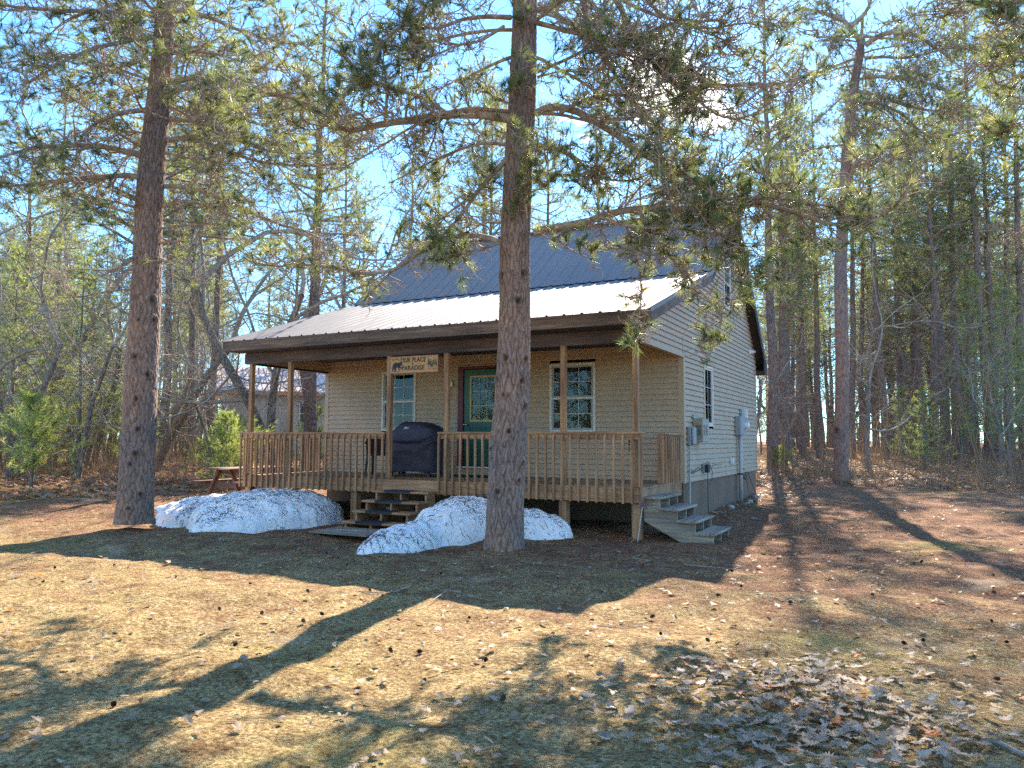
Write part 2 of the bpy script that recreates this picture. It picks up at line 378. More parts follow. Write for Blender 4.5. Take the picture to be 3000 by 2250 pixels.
def lap(mb, org, du, nrm, z0, z1, spans):
    """lap siding courses; spans(zb, zt) -> [(u0b,u1b,u0t,u1t)]"""
    z = z0; du = Vector(du); nrm = Vector(nrm); org = Vector(org)
    while z < z1 - 1e-4:
        zt = min(z + EXP, z1)
        for a0, a1, b0, b1 in spans(z, zt):
            if a1 - a0 < .01: continue
            P = lambda u, zz, o: org + du * u + nrm * o + Vector((0, 0, zz))
            k = [(0, .021), (.006, .022), (EXP * .5, .0145), (zt - z, -.003)]
            vv = []
            for dz, o in k:
                f = dz / max(zt - z, 1e-5); f = min(f, 1)
                vv += [P(a0 + (b0 - a0) * f, z + min(dz, zt - z), o), P(a1 + (b1 - a1) * f, z + min(dz, zt - z), o)]
            vv = [P(a0, z, .0035), P(a1, z, .0035)] + vv
            mb.add(vv, [(2 * i, 2 * i + 1, 2 * i + 3, 2 * i + 2) for i in range(4)])
        z = zt
def cut(u0, u1, holes, zb, zt):
    segs = [(u0, u1)]
    for h0, h1, hz0, hz1 in holes:
        if zt > hz0 + .03 and zb < hz1 - .03:
            segs = [s for a, b in segs for s in ((a, min(b, h0)), (max(a, h1), b)) if s[1] > s[0]]
    return segs
DOOR = (-4.80, -3.62, .80, 3.02)
WINL = (-6.79, -5.88, 1.67, 2.985); WINR = (-2.67, -1.70, 1.64, 2.99)
WS1 = (1.52, 2.28, 1.775, 3.01); WS2 = (3.50, 4.20, 4.48, 5.66)
mb = MB(); lap(mb, (0, 0, 0), (1, 0, 0), (0, -1, 0), ZS, 3.33, lambda a, b: [(s, e, s, e) for s, e in cut(LX, 0, [DOOR, WINL, WINR], a, b)])
wf = mb.build('front_wall', M_SIDING, cabin)
for xs, nx, nm in ((0, 1, 'side_wall'), (LX, -1, 'side_wall')):
    mb = MB()
    def sp(a, b):
        y1b, y1t = min(DP, roof_y(a, 1)), min(DP, roof_y(b, 1))
        if b <= ZBEAM + .01: lo0 = lo1 = 0
        else: lo0, lo1 = max(-2.25, roof_y(a, 0)), max(-2.25, roof_y(b, 0))
        segs = [(lo0, y1b, lo1, y1t)]
        if xs == 0:
            for h0, h1, hz0, hz1 in (WS1, WS2):
                if b > hz0 + .03 and a < hz1 - .03:
                    segs = [q for s in segs for q in ((s[0], min(s[1], h0), s[2], min(s[3], h0)), (max(s[0], h1), s[1], max(s[2], h1), s[3])) if q[1] > q[0] and q[3] > q[2]]
        return segs
    lap(mb, (xs, 0, 0), (0, 1, 0), (nx, 0, 0), ZS, 3.042, sp); lap(mb, (xs, 0, 0), (0, 1, 0), (nx, 0, 0), 3.042, 6.70, sp)
    mb.build(nm, M_SIDING, cabin)
    # sheathing right behind the porch gable so no light passes
    b = MB(); b.prism([(-2.25, ZBEAM + .004), (0, ZBEAM + .004), (0, roof_z(0) - .13), (-2.25, roof_z(-2.25) - .13)], 0, xs - nx * .06, xs - nx * .002)
    b.build('gable_panel', M_TRIM, cabin)
b = MB(); b.box(LX + .01, -.01, DP - .1, DP, ZS, 3.5); b.build('rear_wall', M_SIDING, cabin)
b = MB(); b.box(LX + .04, -.02, .04, DP - .04, -.3, ZS - .003); b.build('foundation', M_FOUND, cabin)
for y in (2.35, 4.75): b = MB(); b.box(-.0215, -.0185, y, y + .012, -.2, ZS - .01); b.build('foundation_seam', M_DARK, cabin)
# trim: corner boards, j-channel, starter
b = MB(); b.box(-.085, .022, -.022, -.002, ZS - .01, 3.33); b.box(.004, .022, -.002, .085, ZS - .01, ZBEAM - .01); b.build('corner_trim', M_TRIM, cabin)
b = MB(); b.box(LX - .022, LX + .085, -.022, -.002, ZS - .01, 3.33); b.box(LX - .022, LX - .004, -.002, .085, ZS - .01, ZBEAM - .01); b.build('corner_trim', M_TRIM, cabin)
b = MB(); b.box(-.03, .022, DP - .085, DP + .02, ZS - .01, 3.5); b.build('corner_trim', M_TRIM, cabin)
b = MB(); b.box(-.07, .024, -2.25, -.024, ZBEAM - .03, ZBEAM + .002); b.build('gable_trim', M_TRIM, cabin)
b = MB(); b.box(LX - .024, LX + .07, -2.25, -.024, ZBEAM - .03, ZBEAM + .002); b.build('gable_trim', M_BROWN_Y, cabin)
# dark interior
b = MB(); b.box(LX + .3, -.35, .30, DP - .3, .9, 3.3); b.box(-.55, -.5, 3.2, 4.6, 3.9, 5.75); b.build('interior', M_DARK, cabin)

# ---- roofs
def roof_slab(name, p, q, mat, over=0.0, th=.035):
    """ribbed metal sheet between profile points p (low) and q (high)"""
    L = math.hypot(q[0] - p[0], q[1] - p[1]); d = ((q[0] - p[0]) / L, (q[1] - p[1]) / L); n = (-d[1], d[0])
    if n[1] < 0: n = (-n[0], -n[1])
    prof = []; x = EX0
    while x < EX1 - .02:
        for dx, h in ((0, .022), (.022, .022), (.042, 0), (.152, .0), (.158, .005), (.172, .005), (.178, 0), (.285, 0)):
            if x + dx < EX1: prof.append((x + dx, h))
        x += .305
    prof.append((EX1 - .02, 0)); prof.append((EX1, .022))
    nseg = 10; V = []; rr = np.random.default_rng(5); 
    for s in range(nseg + 1):
        t = -over + (L + over) * s / nseg
        for (xx, h) in prof:
            hh = h + .0022 * math.sin(xx * 5 + s * 1.3) * (0 < s < nseg)
            V.append((xx, p[0] + d[0] * t + n[0] * hh, p[1] + d[1] * t + n[1] * hh))
    k = len(prof); Fc = [(s * k + i, s * k + i + 1, (s + 1) * k + i + 1, (s + 1) * k + i) for s in range(nseg) for i in range(k - 1)]
    mb = MB(); mb.add(V, Fc)
    # deck below the sheet
    a = lambda t, o: (p[0] + d[0] * t + n[0] * o, p[1] + d[1] * t + n[1] * o)
    o_ = mb.build(name, mat, cabin)
    b = MB(); b.prism([a(.01, -.004), a(L - .01, -.004), a(L - .01, -.1), a(.01, -.1)], 0, EX0 + .03, EX1 - .03)
    b.build('roof_deck', M_BROWN_Y, cabin)
    # screws
    s = MB()
    for i in range(int((EX1 - EX0) / .305)):
        for t in np.arange(.12, L, .62):
            x0 = EX0 + .305 * i + .075; c = Vector((x0, *a(t, .001))); 
            s.add([c + Vector((dx, dy * d[0] + n[0] * dz, dy * d[1] + n[1] * dz)) for dx, dy, dz in ((-.009, -.009, 0), (.009, -.009, 0), (.009, .009, 0), (-.009, .009, 0), (0, 0, .008))], [(0, 1, 4), (1, 2, 4), (2, 3, 4), (3, 0, 4)])
    so = s.build('roof_screws', M_GBOX, o_); so['kind'] = 'stuff'
    return o_
roof_slab('lower_roof', PA, PK, M_ROOF, .03); roof_slab('upper_roof', (PK[0] - .03, PK[1] + .03), PR, M_ROOF, .03); roof_slab('rear_roof', (PB[0], PB[1]), PR, M_ROOF, .03)
b = MB(); b.beam((EX0, PR[0], PR[1] + .025), (EX1, PR[0], PR[1] + .025), .28, .02); b.build('ridge_cap', M_ROOF, cabin)
# rakes: board under the sheet edge on each slope, drip edge in metal, soffit
def strip(name, p, q, x0, x1, o0, o1, mat):
    L = math.hypot(q[0] - p[0], q[1] - p[1]); d = ((q[0] - p[0]) / L, (q[1] - p[1]) / L); n = (-d[1], d[0])
    if n[1] < 0: n = (-n[0], -n[1])
    a = lambda P, o: (P[0] + n[0] * o, P[1] + n[1] * o)
    b = MB(); b.prism([a(p, o0), a(q, o0), a(q, o1), a(p, o1)], 0, x0, x1); return b.build(name, mat, cabin)
for xo in (EX1 - .025, EX0 + .025):
    s = 1 if xo > -1 else -1
    x0, x1 = sorted((xo, xo + s * .022))
    strip('rake_board', (PA[0] + .02, PA[1]), PK, x0, x1, -.20, -.025, M_FASCIA)
    strip('rake_board', PK, PR, x0, x1, -.16, -.022, M_BROWN_Y)
    strip('rake_board', PR, PB, x0, x1, -.19, -.02, M_BROWN_Y)
    x0, x1 = sorted((xo + s * .0235, xo + s * .03))
    strip('drip_edge', PA, PK, x0, x1, -.055, .026, M_ROOF)
    strip('drip_edge', PK, PR, x0, x1, -.05, .03, M_ROOF)
    strip('drip_edge', PR, PB, x0, x1, -.05, .03, M_ROOF)
# rear eave box
b = MB(); b.box(EX0 + .03, EX1 - .004, DP + .025, PB[0] - .02, PB[1] - .26, PB[1] - .17); b.box(EX0 + .03, EX1 - .004, PB[0] - .018, PB[0], PB[1] - .26, PB[1] - .02)
b.prism([(DP + .025, PB[1] - .168), (PB[0] - .022, PB[1] - .168), (PB[0] - .022, PB[1] - .05), (DP + .025, PB[1] + .1)], 0, EX1 - .03, EX1 - .006)
b.build('rear_eave', M_BROWN_Y, cabin)
# front fascia, soffit, beam, ceiling
b = MB(); b.box(EX0 + .01, EX1 - .003, PA[0] - .012, PA[0] + .026, 3.262, 3.452); b.build('fascia', M_FASCIA, cabin, bevel=.003)
b = MB(); b.box(EX0 + .01, EX1 - .003, PA[0] - .02, PA[0] - .0125, 3.425, 3.468); b.build('drip_edge', M_BROWN, cabin)
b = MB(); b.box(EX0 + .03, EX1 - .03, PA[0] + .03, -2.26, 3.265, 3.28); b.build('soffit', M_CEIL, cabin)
b = MB(); b.box(-8.67, -.05, -2.255, -2.215, ZBEAM, 3.262); b.box(-8.67, -.05, -2.21, -2.13, ZBEAM + .006, 3.262); b.build('porch_beam', M_BROWN, cabin, bevel=.003)
b = MB(); b.box(LX - .27, LX - .23, -2.212, 0.02, ZBEAM - .0, 3.32); b.build('porch_beam', M_BROWN_Y, cabin)
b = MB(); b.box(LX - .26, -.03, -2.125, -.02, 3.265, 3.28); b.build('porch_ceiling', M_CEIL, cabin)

# ---- windows
def window(name, u0, u1, z0, z1, axis, nx, nz, halves, curtain):
    """axis 'f' front wall (y=0, faces -y), 's' side wall (x=0, faces +x)"""
    def T(u, o, z): return (u, -o, z) if axis == 'f' else (o, u, z)
    def bx(mb, a0, a1, o0, o1, c0, c1):
        p, q = T(a0, o0, c0), T(a1, o1, c1)
        mb.box(min(p[0], q[0]), max(p[0], q[0]), min(p[1], q[1]), max(p[1], q[1]), c0, c1)
    root = empty(name, (0, 0, 0), None, None); root.parent = cabin
    del_keys = [k for k in ('label', 'category') if k in root]
    f = .045; b = MB()
    bx(b, u0, u0 + f, -.03, .032, z0, z1); bx(b, u1 - f, u1, -.03, .032, z0, z1)
    bx(b, u0 + f, u1 - f, -.03, .034, z1 - f, z1); bx(b, u0 + f, u1 - f, -.03, .040, z0, z0 + f)
    b.build('frame', M_WHITE, root, bevel=.004)
    b = MB(); bx(b, u0 - .012, u1 + .012, .0, .022, z1, z1 + .012); bx(b, u0 - .012, u0 - .001, .0, .022, z0, z1); bx(b, u1 + .001, u1 + .012, .0, .022, z0, z1); b.build('trim_channel', M_TRIM, root)
    zs = [z0 + f, (z0 + z1) / 2, z1 - f] if halves else [z0 + f, z1 - f]
    for i in range(len(zs) - 1):
        a, c = zs[i], zs[i + 1]; off = .010 if (halves and i == 0) else (-.004 if halves else .005); g = .042
        b = MB(); bx(b, u0 + f, u0 + f + g, off - .02, off + .012, a, c); bx(b, u1 - f - g, u1 - f, off - .02, off + .012, a, c)
        bx(b, u0 + f + g, u1 - f - g, off - .02, off + .011, a, a + g * .9); bx(b, u0 + f + g, u1 - f - g, off - .02, off + .011, c - g * .9, c)
        b.build('sash', M_SASH if halves else M_WHITE, root)
        if halves and i == 0:
            b = MB(); bx(b, u0 + f, u1 - f, off + .0115, off + .018, c - .026, c + .002); b.build('meeting_rail', M_WHITE, root)
        b = MB(); p = [T(u0 + f + g, off - .006, a + g * .9), T(u1 - f - g, off - .006, a + g * .9), T(u1 - f - g, off - .006, c - g * .9), T(u0 + f + g, off - .006, c - g * .9)]
        b.add(p, [(0, 1, 2, 3)]); b.build('glass', M_GLASS, root)
        b = MB(); W = u1 - u0 - 2 * f - 2 * g; H = c - a - 1.8 * g
        for k in range(1, nx): uu = u0 + f + g + W * k / nx; bx(b, uu - .006, uu + .006, off - .004, off + .001, a + g * .9, c - g * .9)
        for k in range(1, nz): zz = a + g * .9 + H * k / nz; bx(b, u0 + f + g, u1 - f - g, off - .004, off + .0015, zz - .006, zz + .006)
        b.build('grille', M_MUNT, root)
    if curtain:
        V = []; n = 60; rr = random.Random(hash(name) % 97 + int(u0 * 10))
        for (c0, c1, gather) in curtain:
            b = MB(); rows = 10; vv = []
            for j in range(rows + 1):
                t = j / rows; zz = z0 + (z1 - z0) * (1 - t)
                for i in range(n + 1):
                    s = i / n; e = (c1 - c0) * (1 - gather * math.sin(t * math.pi * .8))
                    uu = c0 + e * s; o = -.16 + .022 * math.sin(s * 48 + .8 * math.sin(t * 3)) + .012 * math.sin(s * 17 + t * 2)
                    vv.append(T(uu, o, zz))
            b.add(vv, [(j * (n + 1) + i, j * (n + 1) + i + 1, (j + 1) * (n + 1) + i + 1, (j + 1) * (n + 1) + i) for j in range(rows) for i in range(n)])
            b.build('curtain', M_CURT, root, smooth=True)
    return root
window('window', *WINL, 'f', 3, 2, True, [(-6.7, -6.45, .1)])
window('window', *WINR, 'f', 3, 2, True, [(-2.62, -2.12, .35), (-2.1, -1.76, .5)])
window('window', *WS1, 's', 2, 3, False, [(1.55, 2.25, .05)])
window('window', *WS2, 's', 2, 2, True, None)

# ---- door
dr = empty('door', (0, 0, 0), None, None); dr.parent = cabin
X0, X1, Z0, Z1 = -4.645, -3.735, .95, 2.95
b = MB(); b.box(-4.795, -4.665, -.045, .02, .93, Z1 + .07); b.box(-3.715, -3.625, -.045, .02, .93, Z1 + .07); b.box(-4.665, -3.715, -.045, .02, Z1 + .012, Z1 + .07)
b.build('frame', M_MAROON, dr, bevel=.004)
b = MB(); b.box(-4.81, -3.61, -.03, .0, Z1 + .0705, Z1 + .095); b.box(-4.81, -4.797, -.03, 0, .93, Z1 + .07); b.build('trim_channel', M_TRIM, dr)
slab = MB(); slab.box(X0 - .012, X0 + .14, -.012, .03, Z0, Z1); slab.box(X1 - .14, X1 + .012, -.012, .03, Z0, Z1)
slab.box(X0 + .14, X1 - .14, -.012, .03, Z1 - .13, Z1); slab.box(X0 + .14, X1 - .14, -.012, .03, Z0, 1.86)
for (a, c) in ((X0 + .13, X0 + .41), (X1 - .41, X1 - .13)):
    slab.box(a, c, -.018, -.0125, 1.20, 1.215); slab.box(a, c, -.018, -.0125, 1.735, 1.75); slab.box(a, a + .014, -.018, -.0125, 1.216, 1.734); slab.box(c - .014, c, -.018, -.0125, 1.216, 1.734)
slab.build('door_panel', M_GREEN, dr)
GX0, GX1, GZ0, GZ1 = X0 + .14, X1 - .14, 1.86, 2.82
b = MB(); b.box(GX0, GX0 + .035, -.028, -.005, GZ0, GZ1); b.box(GX1 - .035, GX1, -.028, -.005, GZ0, GZ1); b.box(GX0 + .035, GX1 - .035, -.028, -.005, GZ1 - .035, GZ1); b.box(GX0 + .035, GX1 - .035, -.028, -.005, GZ0, GZ0 + .035)
for k in (1, 2):
    xx = GX0 + .035 + (GX1 - GX0 - .07) * k / 3; b.box(xx - .007, xx + .007, -.016, -.008, GZ0 + .035, GZ1 - .035)
    zz = GZ0 + .035 + (GZ1 - GZ0 - .07) * k / 3; b.box(GX0 + .035, GX1 - .035, -.017, -.009, zz - .007, zz + .007)
b.build('glass_frame', M_YEL, dr)
b = MB(); b.add([(GX0 + .03, -.004, GZ0 + .03), (GX1 - .03, -.004, GZ0 + .03), (GX1 - .03, -.004, GZ1 - .03), (GX0 + .03, -.004, GZ1 - .03)], [(0, 1, 2, 3)]); b.build('glass', M_GLASS, dr)
b = MB()
for x in (X0 + .02, X0 + .075): b.tube([(x, -.012, 1.80), (x, -.04, 1.80), (x, -.055, 1.80), (x, -.07, 1.80)], [.012, .012, .024, .012], 10)
b.build('door_knob', M_BRASS, dr, smooth=True)
b = MB(); b.box(-4.80, -3.62, -.075, -.002, .905, .932); b.build('threshold', M_LWHITE, dr)
b = MB(); b.box(-4.79, -3.63, -.035, -.002, ZD + .005, .904); b.build('kick_panel', M_TRIM, dr)
b = MB(); b.box(X0 - .1, X1 + .1, .1, .14, Z0, Z1); b.build('inner_panel', M_DARK, dr)

# ---- porch deck, posts, railings
b = MB(); y = YF + .045; k = 0
while y < -.13:
    b.box(-8.60, -.025, y, y + .1405, ZD - .027 + (k % 3) * .0015, ZD + (k % 3) * .0015); y += .142; k += 1
b.build('porch_floor', WOOD[0], cabin)
b = MB(); b.box(-8.60, -.03, YF + .042, YF + .08, .515, .727); b.box(-8.60, -8.562, YF + .081, -.05, .515, .727); b.box(-.068, -.03, YF + .081, -.05, .515, .727)
b.box(-5.0, -3.78, YF + .005, YF + .0415, .56, .752)
for x in np.arange(-8.2, -.2, .41): b.box(x, x + .038, YF + .081, -.05, .52, .726)
b.build('rim_joist', WOOD[0], cabin, bevel=.002)
POSTS = [-8.48, -7.41, -4.94, -3.68, -1.40, -.155]
for x in POSTS:
    b = MB(); top = ZBEAM
    if x in (-4.94, -3.68): top = 3.2
    b.box(x - .045, x + .045, YF + .083, YF + .172, ZD + .003, top if top < 3.1 else ZBEAM - .001)
    b.build('porch_post', WOOD[2], cabin, bevel=.004)
for x in (-8.48, -5.72, -1.40, -.155, -3.5):
    b = MB(); b.box(x - .07, x + .07, YF + .085, YF + .225, -.3, .514); b.build('footing_post', WOOD[2], cabin, bevel=.004)
for x in (-5.5, -8.2, -2.8):
    b = MB(); b.box(x - .06, x + .06, -1.2, -1.08, -.3, .514); b.build('footing_post', WOOD[2], cabin)
b = MB()
for x in POSTS: 
    for s in (-1, 1): b.add([(x + s * .045, YF + .09, 1.5), (x + s * .045, YF + .12, 1.5), (x + s * .11, YF + .12, 1.56), (x + s * .11, YF + .09, 1.56), (x + s * .11, YF + .12, 1.36), (x + s * .045, YF + .12, 1.30)], [(0, 1, 2, 3), (1, 5, 4, 2)])
def rail(name, p, q, n, outn):
    """railing from p to q (xy), balusters on the outer face outn"""
    root = empty(name, (0, 0, 0), None, None); root.parent = cabin
    p, q, o = Vector(p), Vector(q), Vector(outn); d = (q - p).normalized(); L = (q - p).length
    def obox(mb, a, c, o0, o1, z0, z1):
        P = [p + d * a + o * o0, p + d * c + o * o0, p + d * c + o * o1, p + d * a + o * o1]
        mb.add([(v.x, v.y, z0) for v in P] + [(v.x, v.y, z1) for v in P], [(0, 3, 2, 1), (4, 5, 6, 7), (0, 1, 5, 4), (1, 2, 6, 5), (2, 3, 7, 6), (3, 0, 4, 7)])
    ax = 0 if abs(d.x) > .5 else 1
    b = MB(); obox(b, -.02, L + .02, -.105, .018, 1.588, 1.624); b.build('top_rail', WOOD[ax], root, bevel=.004)
    b = MB(); obox(b, 0, L, -.042, -.004, 1.497, 1.586); b.build('upper_rail', WOOD[ax], root, bevel=.003)
    for i in range(n):
        t = .017 + (L - .034) * i / (n - 1); b = MB(); tw = random.uniform(-.006, .006); lean = random.uniform(-.008, .008)
        P = lambda a, oo: p + d * a + o * oo
        zt = 1.586; h = .0175
        secs = [(t + lean, .503 + random.uniform(-.004, .004), 0.001, .036), (t + lean * .5 + tw, 1.05, .001, .036), (t, zt - .05, .001, .036), (t, zt - .002, .001, .012)]
        vv = []
        for tt, z, o0, o1 in secs:
            for a_, oo in ((-h, o0), (h, o0), (h, o1), (-h, o1)):
                v = P(tt + a_, oo - .001); vv.append((v.x, v.y, z))
        ff = [(0, 3, 2, 1), (12, 13, 14, 15)] + [(k * 4 + i2, k * 4 + (i2 + 1) % 4, k * 4 + 4 + (i2 + 1) % 4, k * 4 + 4 + i2) for k in range(3) for i2 in range(4)]
        b.add(vv, ff); b.build('baluster', WOOD[2], root)
    return root
rail('railing', (-8.645, YF + .038), (-5.0, YF + .038), 25, (0, -1)); rail('railing', (-3.79, YF + .038), (-.025, YF + .038), 26, (0, -1))
rail('railing', (-8.605, YF + .09), (-8.605, -.10), 15, (-1, 0)); rail('railing', (-.058, -1.0), (-.058, -.12), 8, (1, 0))
b = MB(); b.box(-.155, -.065, -1.09, -1.0, ZD + .003, 1.586); b.build('railing_post', WOOD[2], cabin, bevel=.004)
b = MB(); b.box(-8.60, -8.51, -.12, -.03, ZD + .003, 1.586); b.build('railing_post', WOOD[2], cabin, bevel=.004)

# ---- stairs
def stairs(name, org, run, wid, n, z0, dz, rundir, widdir, mats, tread_d=.29, w=1.22, nstr=3):
    root = empty(name, (0, 0, 0), None, None); root.parent = cabin
    r, s = Vector(rundir), Vector(widdir); o = Vector(org)
    MA, MBm = mats
    for i in range(n):
        e = o + r * run * (i + 1); z = z0 - dz * i; b = MB()
        P = [e - r * tread_d, e - r * tread_d + s * w, e + s * w, e]
        jit = random.uniform(-.01, .01)
        P = [v + s * jit for v in P]
        b.add([(v.x, v.y, z - .038) for v in P] + [(v.x, v.y, z) for v in P], [(0, 3, 2, 1), (4, 5, 6, 7), (0, 1, 5, 4), (1, 2, 6, 5), (2, 3, 7, 6), (3, 0, 4, 7)])
        b.build('tread', MA, root, bevel=.005)
    for k in range(nstr):
        c = .06 + (w - .12 - .04) * k / (nstr - 1); b = MB()
        prof = [(-.02, z0 - .039)]
        for i in range(n):
            x1 = run * (i + 1) - .035; z = z0 - dz * i - .039
            prof += [(x1 if i == n - 1 else x1, z), (x1, z - dz if i < n - 1 else -.12)]
        prof += [(run * n - .42, -.12), (-.02, z0 - .039 - .34)]
        prof = [prof[0]] + prof[1:]
        A = [o + r * u + s * c for u, z in prof]; B = [o + r * u + s * (c + .038) for u, z in prof]; m = len(prof)
        vv = [(v.x, v.y, pz[1]) for v, pz in zip(A, prof)] + [(v.x, v.y, pz[1]) for v, pz in zip(B, prof)]
        b.add(vv, [tuple(range(m)), tuple(range(2 * m - 1, m - 1, -1))] + [(i, (i + 1) % m, m + (i + 1) % m, m + i) for i in range(m)])
        b.build('stringer', MBm, root)
    return root
stairs('side_stairs', (-.03, -2.25), .2725, 0, 4, .615, .17, (1, 0), (0, 1), (GREY[1], GREY[0]), .31, 1.16)
stairs('front_stairs', (-5.0, YF), -.0, 0, 0, 0, 0, (0, -1), (1, 0), (GREY[0], WOOD[2])) if False else None
fs = stairs('front_stairs', (-5.0, YF - .01), .28, 0, 4, .57, .158, (0, -1), (1, 0), (WOOD[0], WOOD[1]), .30, 1.23)
ordn = ['top', 'second', 'third', 'bottom']
for i in range(4):
    z = .57 - .158 * i; yf = YF - .01 - .28 * (i + 1)
    b = MB(); b.prism([(yf - .006, z - .03), (yf - .006, z + .008), (yf + .26, z + .008), (yf + .26, z + .001), (yf - .0005, z + .001), (yf - .0005, z - .03)], 0, -4.72 + .01 * i, -4.16 + .01 * i)
    for k in range(10): b.box(-4.70 + .055 * k, -4.67 + .055 * k, yf + .03, yf + .23, z + .0085, z + .011)
    tag(b.build('stair_mat', M_MAT), 'black rubber mat on the %s tread of the front stairs' % ['topmost', 'second from top', 'third from top', 'lowest'][i], 'stair mat', 'mats on the front stair treads')
# wooden pad in front of the stairs
b = MB()
for k in range(6): b.box(-4.92, -3.78, -4.33 + .125 * k, -4.33 + .125 * k + .118, gh(-4.3, -4) + .035, gh(-4.3, -4) + .06 + .002 * (k % 2))
o = b.build('landing_pad', GREY[0]); tag(o, 'weathered flat grey board pad on the ground before the front stairs', 'landing pad')
b = MB(); b.tube([(-4.55, -4.1, .035), (-4.35, -4.16, .045), (-4.15, -4.12, .05), (-4.0, -4.02, .04)], [.008, .011, .008, .005], 6)
b.tube([(-4.35, -4.16, .045), (-4.5, -4.25, .04)], [.006, .003], 5); tag(b.build('fallen_stick', M_TWIG), 'dark crooked stick lying on the grey board pad', 'stick')

# ------------------------------------------------------------------ things on the porch and walls
def text_mesh(s, size, loc, mat, parent, name='lettering', bold=0.0, sx=1.0, rot=(math.pi / 2, 0, 0)):
    c = bpy.data.curves.new('t', 'FONT'); c.body = s; c.size = size; c.align_x = 'CENTER'; c.align_y = 'CENTER'; c.extrude = .0015; c.offset = bold; c.space_character = 1.05
    o = bpy.data.objects.new('t', c); col.objects.link(o); bpy.context.view_layer.update()
    me = bpy.data.meshes.new_from_object(o.evaluated_get(bpy.context.evaluated_depsgraph_get())); bpy.data.objects.remove(o)
    me.materials.clear(); me.materials.append(mat)
    q = link(name, me, None, parent); q.location = loc; q.rotation_euler = rot; q.scale = (sx, 1, 1); return q
M_SIGN = simple('orange_sign_board', (.52, .28, .115), .6, .12, 4); M_SIGNB = simple('sign_edge', (.42, .22, .16), .6, .1)
M_INK = simple('dark_green_lettering', (.03, .035, .02), .6, .2); M_BEAR = simple('black_bear_paint', (.008, .012, .022), .6, .1)
M_TREEP = simple('painted_green', (.02, .07, .045), .6, .2); M_RUST = simple('painted_rust', (.25, .05, .02), .6, .2)
sg = empty('hanging_sign', (-4.37, -2.27, 2.86), 'orange wooden sign with a black bear, hung between two porch posts', 'sign')
W_, H_ = .53, .152
b = MB(); b.box(-W_, W_, -.008, .008, -H_, H_); b.build('board', M_SIGN, sg)
b = MB()
for e in ((-W_, W_, H_ - .012, H_ + .003), (-W_, W_, -H_ - .003, -H_ + .012)): b.box(e[0] - .003, e[1] + .003, -.013, .010, e[2], e[3])
for e in ((-W_ - .003, -W_ + .012), (W_ - .012, W_ + .003)): b.box(e[0], e[1], -.0125, .0095, -H_ + .0121, H_ - .0121)
b.build('border', M_SIGNB, sg)
text_mesh('OUR PLACE', .118, (-.01, -.010, .078), M_INK, sg, bold=.0028, sx=.86); text_mesh('IN', .036, (-.02, -.010, .008), M_INK, sg, bold=.002)
text_mesh('PARADISE', .118, (-.01, -.010, -.068), M_INK, sg, bold=.0028, sx=.93)
bear = [(-.478, -.118), (-.455, -.118), (-.452, -.09), (-.44, -.06), (-.425, -.085), (-.43, -.118), (-.395, -.118), (-.39, -.08), (-.38, -.045), (-.345, -.045), (-.34, -.08), (-.325, -.105), (-.30, -.108), (-.30, -.095), (-.32, -.07), (-.312, -.055), (-.285, -.075), (-.26, -.068), (-.262, -.05), (-.292, -.035), (-.305, -.018),
        (-.285, -.022), (-.25, -.005), (-.242, .012), (-.258, .022), (-.268, .042), (-.28, .048), (-.29, .058), (-.302, .05), (-.315, .042), (-.35, .042), (-.40, .048), (-.435, .035), (-.46, .01), (-.472, -.03), (-.478, -.07)]
b = MB(); b.prism(bear, 1, -.0095, -.0083); b.build('bear_emblem', M_BEAR, sg)
b = MB()
for i, (x, h) in enumerate(((.33, .115), (.365, .10), (.405, .075), (.445, .115), (.49, .10))):
    for k in range(4):
        zt = h - k * .03; wd = .012 + .0065 * k; b.prism([(x - wd, zt - .045), (x + wd, zt - .045), (x, zt)], 1, -.0096 - .0002 * k - .0001 * i, -.0084)
b.build('tree_emblem', M_TREEP, sg)
b = MB()
for i, x in enumerate((.33, .365, .405, .445, .49)): b.box(x - .003, x + .003, -.0092, -.0084, -.095, .0)
b.box(.30, .50, -.0094, -.0084, -.104, -.095); b.box(-.45, -.30, -.0094, -.0084, -.128, -.120); b.build('painted_trunks', M_RUST, sg)
b = MB(); b.prism([(-.47, .10), (-.455, .125), (-.445, .10), (-.455, .075)], 1, -.0094, -.0084); b.prism([(-.42, .115), (-.38, .12), (-.30, .085), (-.34, .085)], 1, -.0094, -.0084); b.build('leaf_emblem', M_INK, sg)
b = MB()
for x in (-.33, .02, .36): b.tube([(x, 0, H_ + .001), (x, 0, .18)], .002, 5)
b.build('hanger', M_BLACK, sg)

